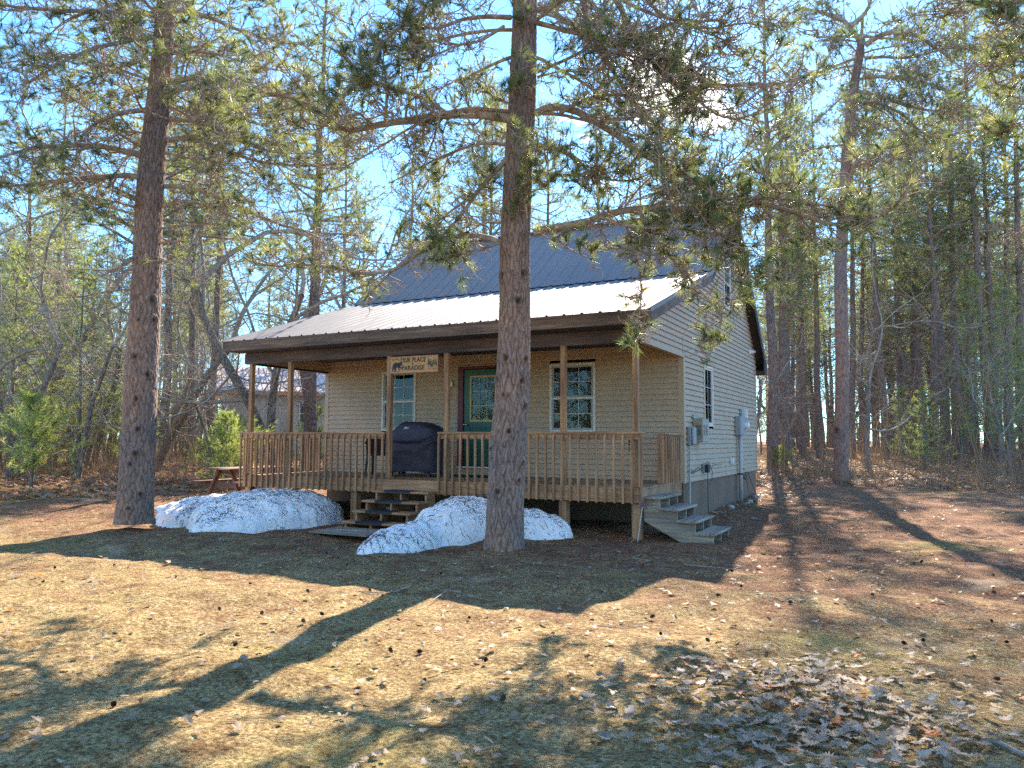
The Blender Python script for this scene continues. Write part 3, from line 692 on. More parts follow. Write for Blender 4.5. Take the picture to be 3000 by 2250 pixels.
# covered grill
def grill():
    root = empty('covered_grill', (-5.08, -1.2, ZD), 'navy cloth covered barbecue grill at the top of the front stairs', 'grill')
    lev = [(.09, -.55, .57, -.24, .36), (.12, -.56, .58, -.25, .36), (.35, -.575, .575, -.26, .36), (.62, -.59, .575, -.27, .36), (.70, -.60, .585, -.29, .36), (.78, -.56, .585, -.27, .35), (.86, -.46, .575, -.26, .34),
           (.94, -.36, .54, -.24, .33), (1.0, -.28, .44, -.21, .31), (1.05, -.25, .30, -.17, .28), (1.075, -.235, .20, -.12, .24), (1.082, -.15, .10, -.05, .15)]
    n = 96; vv = []
    zs = []
    for li in range(len(lev) - 1):
        for s in range(4 if li < 10 else 2):
            f = s / (4 if li < 10 else 2); zs.append(tuple(a + (c - a) * f for a, c in zip(lev[li], lev[li + 1])))
    zs.append(lev[-1]); rr = random.Random(4)
    for (z, x0, x1, y0, y1) in zs:
        cx_, cy_, hx, hy = (x0 + x1) / 2, (y0 + y1) / 2, (x1 - x0) / 2, (y1 - y0) / 2
        for j in range(n):
            t = 2 * math.pi * j / n; c, s = math.cos(t), math.sin(t); e = .32
            ux, uy = math.copysign(abs(c) ** e, c), math.copysign(abs(s) ** e, s)
            x, y = cx_ + hx * ux, cy_ + hy * uy
            u = x / .58; sw = .62 + .15 * u * u                      # sagging folds across the front
            fold = -.055 * math.exp(-((z - sw) / .04) ** 2) + .04 * math.exp(-((z - sw + .08) / .04) ** 2)
            fold += .026 * math.sin(x * 9 + z * 5) * (1 - z) + .018 * math.sin(x * 21 - z * 9) * max(0, .7 - z) + .012 * math.sin(z * 26 + x * 7) * max(0, .9 - z)
            fold -= .02 * math.exp(-((abs(x + .03) - .33 - .06 * (1 - z)) / .015) ** 2) * (z < .75)
            k = 1 if z < .95 else .3
            zz = z + (.02 * math.sin(x * 5 + 1) + .012 * math.sin(x * 13) if z < .13 else 0)
            vv.append((x + ux * .006 * math.sin(z * 30 + y * 9), y + (uy * fold * k), zz))
    m = len(zs); ff = [(i * n + j, i * n + (j + 1) % n, (i + 1) * n + (j + 1) % n, (i + 1) * n + j) for i in range(m - 1) for j in range(n)] + [tuple((m - 1) * n + j for j in range(n))]
    b = MB(); b.add(vv, ff); b.build('cover', M_NAVY, root, smooth=True)
    lg = empty('logo_patch', (.0, -.268, .955), None, None); lg.parent = root; lg.rotation_euler = (R(-17), 0, 0)
    b = MB()
    for e in ((-.062, .062, .018, .0205), (-.068, .056, -.0205, -.018)): b.box(e[0], e[1], -.003, -.001, e[2], e[3])
    b.beam((-.064, -.002, -.02), (-.058, -.002, .02), .003, .003); b.beam((.058, -.002, -.02), (.064, -.002, .02), .003, .003); b.build('outline', M_LWHITE, lg)
    text_mesh('GRILL', .036, (0, -.003, 0), M_LWHITE, lg, bold=.0008)
    b = MB()
    for x in (-.45, .45):
        for y in (-.15, .28): b.tube([(x, y - .02, .05), (x, y + .02, .05)], .045, 12); b.box(x - .02, x + .02, y - .02, y + .02, .08, .3)
    b.box(-.48, .5, -.17, .3, .12, .2); b.build('wheeled_base', M_BLACK, root)
grill()
# patio chair
def chair():
    root = empty('patio_chair', (-6.0, -1.0, ZD), 'dark maroon plastic armchair on the porch left of the grill', 'chair', rz=R(200))
    b = MB(); b.prism([(-.26, .40), (.26, .40), (.28, .43), (-.28, .43)], 1, -.24, .24); b.build('seat', M_MARCH, root, bevel=.01)
    vv = []
    for j in range(9):
        for i in range(13):
            s = i / 12 * 2 - 1; t = j / 8; vv.append((s * (.27 - .04 * t * t), .22 + .12 * t - .05 * (1 - s * s), .42 + .45 * t - .05 * abs(s) ** 3 * (t > .8)))
    b = MB(); ff = [(j * 13 + i, j * 13 + i + 1, (j + 1) * 13 + i + 1, (j + 1) * 13 + i) for j in range(8) for i in range(12)]
    b.add(vv, ff); b.add([(x, y + .02, z) for x, y, z in vv], ff); b.build('backrest', M_MARCH, root, smooth=True)
    for s in (-1, 1):
        b = MB(); b.tube([(s * .29, -.24, .02), (s * .29, -.22, .45), (s * .29, -.18, .63), (s * .30, 0, .655), (s * .28, .25, .66)], [.025, .025, .03, .032, .03], 8); b.build('armrest', M_MARCH, root, smooth=True)
        b = MB(); b.tube([(s * .29, -.24, .0), (s * .27, -.2, .42)], [.022, .03], 6); b.build('leg', M_BLACK, root)
        b = MB(); b.tube([(s * .27, .3, .0), (s * .25, .2, .45)], [.022, .03], 6); b.build('leg', M_BLACK, root)
chair()
b = MB(); b.box(-.62, .62, -.38, .38, 0, .008); o = b.build('doormat', M_MAT, bevel=.002); o.location = (-4.2, -.55, ZD + .004); tag(o, 'thin black doormat on the porch floor before the green door', 'doormat')
# round ornament beside the door
og = empty('wall_ornament', (-5.02, -.03, 2.66), 'small round brass ornament with hanging cord on the wall left of the green door', 'ornament')
b = MB(); b.tube([(0, 0, 0), (0, -.03, 0)], [.085, .075], 18); b.build('face', M_YEL, og, smooth=False)
b = MB(); b.tube([(0, -.031, 0), (0, -.036, 0)], [.055, .055], 18); b.build('dial', M_LWHITE, og)
b = MB(); b.tube([(0, -.015, -.08), (0, -.015, -.34)], .006, 6); b.build('cord', M_LWHITE, og)
og.location = (-4.985, -.03, 2.66)

# picnic table
def picnic():
    root = empty('picnic_table', (-10.35, -1.35, gh(-10.35, -1)), 'reddish stained wooden picnic table left of the porch behind the snow', 'picnic table')
    for k in range(5):
        b = MB(); x = -.36 + .146 * k; b.box(x, x + .138, -.05, 1.8, .70, .738); b.build('top_board', RED[1] if k not in (3, 4) else GREY[1], root, bevel=.004)
    for x in (-.78, .52):
        b = MB(); b.box(x, x + .125, -.1, 1.8, .40, .438); b.box(x + .132, x + .255, -.1, 1.8, .40, .438); b.build('bench', RED[1], root, bevel=.004)
    for y in (.22, 1.55):
        b = MB(); b.box(-.76, .76, y, y + .04, .27, .395); b.build('cross_beam', RED[0], root, bevel=.004)
        b = MB(); b.box(-.34, .36, y, y + .04, .60, .698); b.build('top_brace', RED[0], root, bevel=.004)
        for s in (-1, 1):
            b = MB(); b.beam((s * .62, y - .021, -.04), (s * .17, y - .021, .69), .04, .115, up=(0, 1, 0)); 
            b.build('leg', RED[2], root)
picnic()

# ------------------------------------------------------------------ utilities on the side wall
def cyl(b, p, q, r, n=14): b.tube([p, q], r, n)
r_ = empty('telephone_box', (.02, .30, 1.57), 'rounded grey utility box on the side wall nearest the cabin corner', 'utility box')
b = MB(); b.box(0, .075, -.13, .11, -.17, .17); b.build('back_box', M_GBOX, r_, bevel=.01)
b = MB(); b.box(.076, .125, -.12, .10, -.165, .165); b.build('lid', M_GBOX, r_, bevel=.03)
b = MB(); b.tube([(.035, -.06, -.17), (.03, -.065, -.5), (.025, -.08, -1.2), (.025, -.08, -1.62)], .018, 8); b.build('conduit', M_PVC, r_)
r_ = empty('cable_box', (.02, .84, 1.68), 'beige vented metal box on the side wall below the narrow window', 'utility box')
b = MB(); b.box(0, .19, -.24, .26, -.225, .225); b.build('housing', M_BBOX, r_, bevel=.008)
b = MB(); b.box(0, .03, -.28, .06, .226, .30); b.build('bracket', M_BBOX, r_)
b = MB()
for k in range(9):
    for yy in (-.2, -.02): b.box(.1901, .194, yy, yy + .13, -.09 + .022 * k, -.081 + .022 * k)
for k in range(9): b.box(.05, .16, -.2435, -.2402, -.09 + .022 * k, -.081 + .022 * k)
b.build('louvre', M_DARK, r_)
r_ = empty('electric_meter', (.02, 4.75, 1.85), 'grey electric meter with tall white conduit on the side wall', 'electric meter')
b = MB(); b.box(0, .13, -.30, .12, -.23, .21); b.build('box', M_GBOX, r_, bevel=.008)
b = MB(); b.box(0, .11, .125, .42, -.18, .20); b.build('meter_socket', M_GBOX, r_, bevel=.008)
b = MB(); b.tube([(.11, .28, 0), (.135, .28, 0), (.20, .28, 0), (.22, .28, 0)], [.085, .085, .078, .05], 20); b.build('meter_dial', M_LWHITE, r_)
b = MB(); cyl(b, (.07, -.08, -.23), (.07, -.08, -1.88), .045, 16); b.build('conduit', M_PVC, r_, smooth=True)
b = MB(); b.box(0, .125, -.14, -.02, -1.15, -1.12); b.build('strap', M_BLACK, r_)
r_ = empty('wall_box', (.02, 5.25, 2.14), 'small white topped grey box just above the electric meter', 'utility box')
b = MB(); b.box(0, .05, -.22, .06, -.11, .11); b.build('box', M_GBOX, r_); b = MB(); b.box(.01, .12, .065, .12, -.12, .12); b.build('cover', M_LWHITE, r_, bevel=.01)
r_ = empty('outdoor_outlet', (.02, 1.36, .95), 'black weatherproof outlet and adapters with dangling cords on the side wall', 'outlet')
b = MB(); b.box(0, .035, -.1, -.0, -.07, .08); b.build('plate', M_GBOX, r_); b = MB(); b.box(.036, .11, -.03, .11, -.09, .07); b.box(.05, .1, .115, .2, .0, .06); b.build('adapter', M_BLACK, r_, bevel=.006)
b = MB(); b.tube([(.08, .03, -.09), (.075, .05, -.2), (.07, .06, -.5), (.08, .05, -.96)], .008, 6)
b.tube([(.09, .19, .03), (.12, .26, -.08), (.1, .25, -.25), (.08, .12, -.33), (.07, .06, -.27)], .006, 6)
b.tube([(.05, -.05, .08), (.08, .02, .13), (.08, .12, .1), (.08, .18, .03)], .007, 6); b.build('cord', M_BLACK, r_)
b = MB(); b.tube([(.04, .2, 1.02), (.04, .5, .9), (.05, .8, .98), (.05, 1.15, .95), (.04, 1.3, .99)], .006, 5); b.tube([(.03, .18, .92), (.04, .5, .88), (.05, .9, .93), (.05, 1.3, .96)], .007, 5)
b.tube([(.04, 1.5, .97), (.04, 1.9, .93), (.04, 2.3, 1.0), (.04, 2.9, .97)], .004, 5); tag(b.build('wall_cable', M_BLACK), 'thin dark cable sagging along the side wall between outlet and corner', 'cable')
b = MB(); b.box(0, .05, -.05, .05, -.07, .07); b.box(.051, .07, -.045, .045, -.065, .066); o = b.build('dryer_vent', M_LWHITE, bevel=.006); o.location = (.018, 3.90, 1.03); tag(o, 'small white vent cover low on the side wall left of the conduit', 'vent')
b = MB(); b.tube([(0, 0, 0), (.09, 0, 0)], [.05, .045], 12); b.tube([(.09, 0, 0), (.14, 0, .0)], [.03, .03], 10); b.box(0, .02, -.06, .06, -.06, .06); o = b.build('wall_light', M_LWHITE); o.location = (.018, 6.42, 3.77); tag(o, 'small white lamp high on the side wall by the rear eave', 'wall lamp')
r_ = empty('garden_faucet', (-.02, 5.2, .60), 'black garden faucet on the brown foundation right of the conduit', 'faucet')
b = MB(); b.tube([(0, 0, 0), (.1, 0, 0), (.13, 0, -.04)], [.018, .018, .02], 8); b.build('spout', M_BLACK, r_); b = MB(); b.tube([(.08, 0, .0), (.08, 0, .05)], .01, 6); b.tube([(.08, 0, .05), (.08, 0, .065)], .04, 10); b.build('handle', M_BLACK, r_)
b = MB(); b.tube([(.0, 5.3, .85), (.02, 5.6, .7), (.04, 5.75, .3), (.08, 5.78, .08)], .007, 5); b.tube([(.0, 5.3, .85), (.02, 5.9, .7), (.04, 6.4, .35), (.1, 6.6, .1)], .007, 5); tag(b.build('foundation_cord', M_BLACK), 'pair of black cords hanging down the foundation behind the faucet', 'cable')
b = MB(); b.box(-.03, .03, -.012, .0, -.04, .04); b.box(-.012, .012, -.014, -.0121, .008, .028); b.box(-.012, .012, -.014, -.0121, -.028, -.008); o = b.build('porch_outlet', M_LWHITE); o.location = (-.265, -2.10, 1.41); tag(o, 'white outlet box behind the railing near the corner post', 'outlet')
b = MB(); b.box(-.06, .1, .0, .03, -.1, .08); o = b.build('outlet_board', WOOD[0]); o.parent = cabin; o.location = (-.265, -2.10, 1.41)
# concrete lumps by the foundation
for i, (x, y) in enumerate(((.28, 5.6), (.22, 2.9), (.3, 4.6))):
    b = MB(); b.box(-.07, .07, -.05, .06, -.02, .1 - .02 * i); o = b.build('stone_block', M_PVC, bevel=.02); o.location = (x, y, gh(x, y)); o.rotation_euler = (.1, .1, i); tag(o, ['pale stone block right of the white conduit foot', 'pale stone block at the foundation below the outlet', 'pale stone block at the foot of the white conduit'][i], 'stone', 'stones along the foundation')
# garden stake with dragonfly
r_ = empty('garden_stake', (-.03, -2.50, -.05), 'thin garden stake with a metal dragonfly leaning at the porch corner', 'garden ornament')
b = MB(); b.tube([(-.02, 0, 0), (.06, .0, .52)], .005, 6); b.build('rod', M_LWHITE, r_)
M_DFLY = simple('painted_dragonfly', (.22, .12, .15), .4, .4, 20)
b = MB(); b.tube([(-.05, 0, .50), (.02, 0, .53), (.18, 0, .57)], [.004, .010, .004], 6)
for a in (1.2, 2.1, -.2, .5):
    d = Vector((math.cos(a) * .9, -.15, math.sin(a))); e = Vector((-d.z, 0, d.x)) * .018; c = Vector((.04, -.006, .545))
    b.add([c, c + d * .06 + e, c + d * .12, c + d * .06 - e, c + Vector((0, -.004, 0)), c + d * .06 + e * .9 + Vector((0, -.004, 0))], [(0, 1, 2, 3), (4, 5, 2, 3)])
b.build('dragonfly', M_DFLY, r_)
# boards stacked under the porch, small cart under the side stairs
for i, (x, y, z, a) in enumerate(((-5.2, -1.6, .10, .2), (-5.1, -1.5, .16, .25), (-5.3, -1.7, .22, .1))):
    b = MB(); b.box(-.5, .5, -.06, .06, -.02, .02); o = b.build('loose_board', GREY[0]); o.location = (x, y, z - .05); o.rotation_euler = (0, .02, a)
    tag(o, 'weathered loose board lying in the dark under the porch', 'board', 'loose boards under the porch')
r_ = empty('hand_cart', (.25, -1.35, -.05), 'small wheeled cart stored in shade beneath the side stairs', 'cart', rz=.3)
b = MB(); b.box(-.3, .1, -.2, .2, .22, .25); b.beam((-.3, -.18, .24), (.12, -.18, .1), .03, .03); b.build('frame', M_GBOX, r_)
b = MB(); b.tube([(.0, -.22, .12), (.0, -.25, .12)], .12, 18); b.build('wheel', M_BLACK, r_)
b = MB(); b.tube([(.0, .25, .12), (.0, .22, .12)], .12, 18); b.build('wheel', M_BLACK, r_)
#==PART3==
# ------------------------------------------------------------------ trees: shared builders
class Wood:
    """collects tapered branches and turns them into one mesh"""
    def __init__(s): s.g = {}
    def add(s, P, r0, r1, sides):
        s.g.setdefault((len(P), sides), []).append((np.asarray(P), r0, r1))
    def arrays(s):
        Vs, Fs, off = [], [], 0
        for (k, n), L in s.g.items():
            P = np.stack([l[0] for l in L]); r0 = np.array([l[1] for l in L]); r1 = np.array([l[2] for l in L])
            T = np.gradient(P, axis=1); T /= np.linalg.norm(T, axis=2, keepdims=True) + 1e-9
            D = P[:, -1] - P[:, 0]; ref = np.where((np.abs(D[:, 2:3]) > .8 * np.linalg.norm(D, axis=1, keepdims=True)), np.array([[1., 0, 0]]), np.array([[0, 0, 1.]]))
            A = np.cross(T, ref[:, None]); A /= np.linalg.norm(A, axis=2, keepdims=True) + 1e-9; B = np.cross(T, A)
            t = np.linspace(0, 1, k)[None, :]; rad = r0[:, None] * (1 - t) + r1[:, None] * t
            an = np.arange(n) * 2 * np.pi / n
            V = P[:, :, None] + rad[:, :, None, None] * (A[:, :, None] * np.cos(an)[None, None, :, None] + B[:, :, None] * np.sin(an)[None, None, :, None])
            m = len(L); Vs.append(V.reshape(-1, 3))
            i = np.arange(k - 1)[:, None] * n + np.arange(n)[None]; j = np.arange(k - 1)[:, None] * n + (np.arange(n)[None] + 1) % n
            q = np.stack([i, j, j + n, i + n], -1).reshape(-1, 4)
            Fs.append((q[None] + (np.arange(m) * k * n)[:, None, None]).reshape(-1, 4) + off); off += m * k * n
        return np.concatenate(Vs), np.concatenate(Fs)
    def mesh(s, name, mat, parent=False):
        V, Fq = s.arrays(); return np_mesh(name, V, Fq, mat, parent, k=4, smooth=True)

def unit(v): return v / (np.linalg.norm(v) + 1e-9)
def wander(rng, p, d, L, n, curl, grav):
    """a crooked twig: n points, random curl, gravity pull upward (+) or down (-)"""
    P = [p]; st = L / (n - 1); c = rng.normal(0, curl, 3)
    for i in range(n - 1):
        c = c * .6 + rng.normal(0, curl, 3); d = unit(d + c + np.array([0, 0, grav])); P.append(P[-1] + d * st)
    return np.array(P), d

def tufts(P, D, tint, n, L, wd, rng, spread=(.25, 1.25), back=.06):
    """needle tufts: P (t,3) tips, D (t,3) directions -> thin triangles"""
    t = len(P); P = np.repeat(P, n, 0); Dn = np.repeat(D, n, 0); m = len(P)
    r = rng.normal(size=(m, 3)); r -= (r * Dn).sum(1, keepdims=True) * Dn; r /= np.linalg.norm(r, axis=1, keepdims=True) + 1e-9
    th = rng.uniform(spread[0], spread[1], m)[:, None]; nd = Dn * np.cos(th) + r * np.sin(th)
    base = P - Dn * rng.uniform(0, back, m)[:, None]
    LL = (L * rng.uniform(.7, 1.1, m))[:, None]; s = np.cross(nd, rng.normal(size=(m, 3))); s /= np.linalg.norm(s, axis=1, keepdims=True) + 1e-9; s *= wd / 2
    tip = base + nd * LL; tip[:, 2] -= .08 * LL[:, 0]
    V = np.stack([base - s, base + s, tip], 1).reshape(-1, 3)
    tt = np.clip(np.repeat(tint, n) + rng.normal(0, .08, m), 0, 1)
    return V, tt

def tuft_mesh(name, Vt, tt, mat, parent=False):
    return np_mesh(name, Vt, np.arange(len(Vt)).reshape(-1, 3), mat, parent, k=3, attr=tt)

# ---- bark with real plates and knots
def hash2(i, j, s): 
    x = np.sin(i * 127.1 + j * 311.7 + s * 74.7) * 43758.5453; return x - np.floor(x)
def plates(u, v, nu):
    """distance between the two nearest jittered cells; u wraps at nu"""
    iu, iv = np.floor(u), np.floor(v); d1 = np.full(u.shape, 9.); d2 = np.full(u.shape, 9.)
    for a in (-1, 0, 1):
        for b in (-1, 0, 1):
            ci, cj = iu + a, iv + b; cw = np.mod(ci, nu)
            x = ci + .15 + .7 * hash2(cw, cj, 1) - u; y = cj + .15 + .7 * hash2(cw, cj, 2) - v; d = np.hypot(x, y)
            m = d < d1; d2 = np.where(m, d1, np.minimum(d2, d)); d1 = np.where(m, d, d1)
    return d2 - d1
def trunk(name, parent, line, base_z, h, na, dz, knots, seed, flare=1.0, mat=None, cell=(.075, .25)):
    """line(z)->(x,y,r) in local coordinates"""
    nz_ = int(h / dz); z = np.linspace(0, h, nz_ + 1); an = np.arange(na) * 2 * np.pi / na
    c = np.array([line(q) for q in z]); Z, A = np.meshgrid(z, an, indexing='ij')
    r = c[:, 2][:, None] * np.ones_like(A)
    fl = np.exp(-np.maximum(Z, 0) / .28) * flare; r = r * (1 + .22 * fl + .13 * fl * np.cos(A * 5 + seed) + .06 * fl * np.cos(A * 9 + 2 * seed))
    r = r * (1 + .02 * np.sin(A * 2 + Z * 1.3 + seed) + .015 * np.sin(A * 3 - Z * 2))
    nu = max(8, int(2 * np.pi * c[:, 2].max() / cell[0])); wob = .5 * np.sin(Z * 9 + A * 3 + seed) + .35 * np.sin(Z * 23 - A * 7)
    u = A / (2 * np.pi) * nu + wob * .5; v = Z / cell[1] + .4 * np.sin(A * 11 + Z * 3) + hash2(np.floor(u), 0 * u, 5)
    e = plates(np.mod(u, nu), v, nu); e2 = plates(np.mod(u * 2.0, 2 * nu), v * 2.7, 2 * nu)
    crack = np.clip(e / .28, 0, 1); fine = np.clip(e2 / .35, 0, 1)
    disp = .019 * (crack ** .6) + .005 * fine + .003 * np.sin(A * 40 + Z * 17) * np.sin(Z * 61)
    tint = .35 + .65 * crack * (.7 + .3 * fine)
    for (ka, kz, kr) in knots:
        da = (np.mod(A - ka + np.pi, 2 * np.pi) - np.pi) * c[:, 2][:, None]; q = np.hypot(da, (Z - kz) * .8) / kr
        disp = disp + .03 * np.exp(-((q - 1.1) / .5) ** 2) - .03 * np.exp(-(q / .55) ** 2); tint = tint * (1 - .92 * np.exp(-(q / .8) ** 2))
    r = r + disp
    V = np.stack([c[:, 0][:, None] + r * np.cos(A), c[:, 1][:, None] + r * np.sin(A), Z + base_z + 0 * A], -1).reshape(-1, 3)
    i = (np.arange(nz_)[:, None] * na + np.arange(na)[None]).ravel(); j = (np.arange(nz_)[:, None] * na + (np.arange(na)[None] + 1) % na).ravel()
    return np_mesh(name, V, np.stack([i, j, j + na, i + na], 1), mat or M_BARK, parent, k=4, smooth=True, attr=tint.ravel(), dom='POINT')

def grow_limb(rng, W, T, P, r0, r1, live=.6, twl=1.0, dens=1.0, start=.12, detail=2, sides=7, sub=2.0):
    """P: polyline of a main limb; adds side branches, twigs and the tips that carry tufts"""
    P = np.asarray(P); seg = np.linalg.norm(np.diff(P, axis=0), axis=1); cum = np.concatenate([[0], np.cumsum(seg)]); L = cum[-1]
    k = max(8, int(L / .16)); s = np.linspace(0, L, k)
    # resample and smooth with a slight wobble
    Q = np.stack([np.interp(s, cum, P[:, i]) for i in range(3)], 1)
    for _ in range(2): Q[1:-1] = (Q[:-2] + 2 * Q[1:-1] + Q[2:]) / 4
    Q[1:] += np.cumsum(rng.normal(0, .008, (k - 1, 3)), 0)
    W.add(Q, r0, r1, sides)
    if sub:
        for q in range(int(L * sub)):
            i = rng.integers(max(1, int(k * max(start, .2))), k - 1); t = unit(Q[i] - Q[i - 1]); lat = unit(np.cross(t, [0, 0, 1.])) * rng.choice([-1, 1])
            dd = unit(t * rng.uniform(.3, 1.) + lat * rng.uniform(.3, 1.) + np.array([0, 0, rng.uniform(-.45, .6)])); S, _e = wander(rng, Q[i], dd, rng.uniform(.5, 1.35) * twl, 8, .12, .03)
            f = i / k; grow_limb(rng, W, T, S, max(.008, (r0 + (r1 - r0) * f) * .45), .005, live, twl * .75, dens * .8, start=.15, detail=detail, sides=5, sub=0)
    x = L * start; side = 1
    while x < L:
        i = min(int(x / L * (k - 1)), k - 2); p = Q[i] + (Q[i + 1] - Q[i]) * ((x / L * (k - 1)) - i); t = unit(Q[i + 1] - Q[i])
        lat = unit(np.cross(t, [0, 0, 1.])) * side; side = -side
        fr = x / L; d = unit(t * rng.uniform(.35, 1.) + lat * rng.uniform(.3, 1.1) + np.array([0, 0, rng.uniform(-.55, .55)]))
        l2 = rng.uniform(.35, 1.15) * twl * (1 - .35 * fr); rr = (r0 + (r1 - r0) * fr) * .45; rr = max(.004, min(rr, .02))
        S, sd_ = wander(rng, p, d, l2, 9, .22, .05); W.add(S, max(rr, .009), .0045, 4)
        alive = rng.random() < live * (.32 + .6 * fr) 
        if alive: T.append((S[-1], sd_, rng.random()))
        if detail >= 1:
            for q in range(rng.integers(3, 7)):
                a = rng.integers(1, 8); dd = unit(unit(S[a + 1] - S[a]) * rng.uniform(.3, 1) + rng.normal(0, .55, 3) + np.array([0, 0, .18 if alive else -.1]))
                U, ud = wander(rng, S[a], dd, rng.uniform(.14, .5) * twl, 6, .24, .08 if alive else -.02); W.add(U, .0066, .0034, 3)
                if alive and rng.random() < .62: T.append((U[-1], ud, rng.random()))
                if detail >= 2:
                    for q2 in range(rng.integers(0, 3)):
                        a2 = rng.integers(1, 5); dd2 = unit(ud + rng.normal(0, .8, 3)); U2, u2 = wander(rng, U[a2], dd2, rng.uniform(.08, .26), 5, .3, .04); W.add(U2, .0052, .003, 3)
                        if alive and rng.random() < .4: T.append((U2[-1], u2, rng.random()))
        x += rng.uniform(.08, .2) / dens
    T.append((Q[-1], unit(Q[-1] - Q[-2]), rng.random()))

def limb_px(pts, d0, d1):
    """photo pixels with the distance from the camera running d0..d1 -> world points"""
    pts = np.array(pts, float); cum = np.concatenate([[0], np.cumsum(np.hypot(*np.diff(pts, axis=0).T))]); cum /= cum[-1]
    return np.array([at(p[0], p[1], d0 + (d1 - d0) * c) for p, c in zip(pts, cum)])

def finish_pine(root, W, T, rng, name_w='branches', nper=56, L=.17, wd=.0048, mat=None, org=None, cones=0):
    T2 = T
    P = np.array([t[0] for t in T2]); D = np.array([t[1] for t in T2]); ti = np.array([t[2] for t in T2])
    D = D + np.array([0, 0, .35]); D /= np.linalg.norm(D, axis=1, keepdims=True)
    if org is not None:
        for k in W.g: W.g[k] = [(a - org, b, c) for a, b, c in W.g[k]]
        P = P - org
    W.mesh(name_w, M_LIMB, root)
    V, tt = tufts(P, D, ti * .85, nper, L, wd, rng, spread=(.1, 1.0), back=.09)
    tuft_mesh('needles', V, tt, mat or M_NEEDLE, root)

def z_line(basepx, pts_px, dist, fr):
    """trunk centre line through measured pixel points (x, y, width) at one distance"""
    base = np.array(basepx); out = []
    for (px, py, wpx) in pts_px:
        p = at(px, py, dist); r = math.hypot(*(ray(px, py)[:2])); c_ = math.cos(math.atan2(px - 1500, F)); out.append((p[2], p[0], p[1], wpx / 2 / F * dist * c_ * .97 - .021))
    return np.array(sorted(out))

def near_pine(name, label, pts_px, dist, H, limbs, seed, knots_px, extra, cat='pine tree', trunk_detail=(150, .018), up_live=.75, fill=None):
    rng = np.random.default_rng(seed)
    L = z_line(None, pts_px, dist, 1); bz = L[0, 0]; org = np.array([L[0, 1], L[0, 2], bz])
    root = empty(name, tuple(org), label, cat)
    def line(z):
        zz = z + bz
        if zz <= L[-1, 0]: x, y, r = (np.interp(zz, L[:, 0], L[:, i]) for i in (1, 2, 3))
        else:
            sx = (L[-1, 1] - L[-3, 1]) / (L[-1, 0] - L[-3, 0]) * .5; sy = (L[-1, 2] - L[-3, 2]) / (L[-1, 0] - L[-3, 0]) * .5
            f = (zz - L[-1, 0]) / (H + bz - L[-1, 0]); x, y = L[-1, 1] + sx * (zz - L[-1, 0]), L[-1, 2] + sy * (zz - L[-1, 0]); r = L[-1, 3] * (1 - .9 * f)
        return x - org[0], y - org[1], r
    kn = []
    for (px, py, kr) in knots_px:
        p = at(px, py, dist); x, y, r = line(p[2] - bz); cx_, cy_ = x + org[0], y + org[1]
        rt = np.array([math.cos(R(YAW)), math.sin(R(YAW))]); o = np.dot(np.array([p[0] - cx_, p[1] - cy_]), rt) / r; o = max(-.95, min(.95, o))
        tc_ = math.atan2(CAM[1] - cy_, CAM[0] - cx_); kn.append((tc_ + math.asin(o), p[2] - bz, kr))
    hd = L[-1, 0] - bz + .3
    trunk('trunk', root, line, -.12, hd, trunk_detail[0], trunk_detail[1], kn, seed, flare=.35)
    W = Wood(); T = []
    n = 14; zz = np.linspace(hd - .2, H, n); up = np.array([[*line(q)[:2], q - .12] for q in zz]) + org
    W.add(up, line(hd)[2], .03, 12)
    for (pts, d0, d1, r0, r1, live, dens, twl) in limbs:
        grow_limb(rng, W, T, limb_px(pts, d0, d1), r0, r1, live, twl, dens)
    z = fill[0] if fill else 1e9
    while z < hd:
        for q in range(fill[1]):
            a = rng.uniform(0, 2 * math.pi); l = rng.uniform(1.3, 3.1); x, y, r = line(z); p = np.array([x, y, z]) + org
            Q, _ = wander(rng, p, np.array([math.cos(a), math.sin(a), .1]), l, 8, .09, -.01); grow_limb(rng, W, T, Q, .03, .008, fill[2], .9, .8, start=.25, sub=1.2)
        z += rng.uniform(.35, .6)
    # live crown above the picture, with the same whorled limbs
    z = hd + .2
    while z < H - .3:
        for q in range(extra):
            a = rng.uniform(0, 2 * math.pi); fr = (z - hd) / (H - hd); l = (3.1 * (1 - fr) + .5) * rng.uniform(.6, 1.1); x, y, r = line(z)
            p = np.array([x, y, z]) + org; d = np.array([math.cos(a), math.sin(a), .15]); Q, _ = wander(rng, p, d, l, 7, .06, .02)
            grow_limb(rng, W, T, Q, .05 * (1 - fr) + .015, .008, up_live, 1.0, .55, start=.3, detail=1, sub=0)
        z += rng.uniform(.5, .8)
    finish_pine(root, W, T, rng, org=org)
    return root, org, line

D2 = 1.3562
def d(*pts): return [(x * D2, y * D2) for x, y in pts]     # points measured on the 2212 px wide view
def q6(*pts): return [(1000 + x / 1.952, y / 1.952) for x, y in pts]
def q5(*pts): return [(x / 1.843, y / 1.843) for x, y in pts]
def q7(*pts): return [(1900 + x / 1.952, y / 1.952) for x, y in pts]

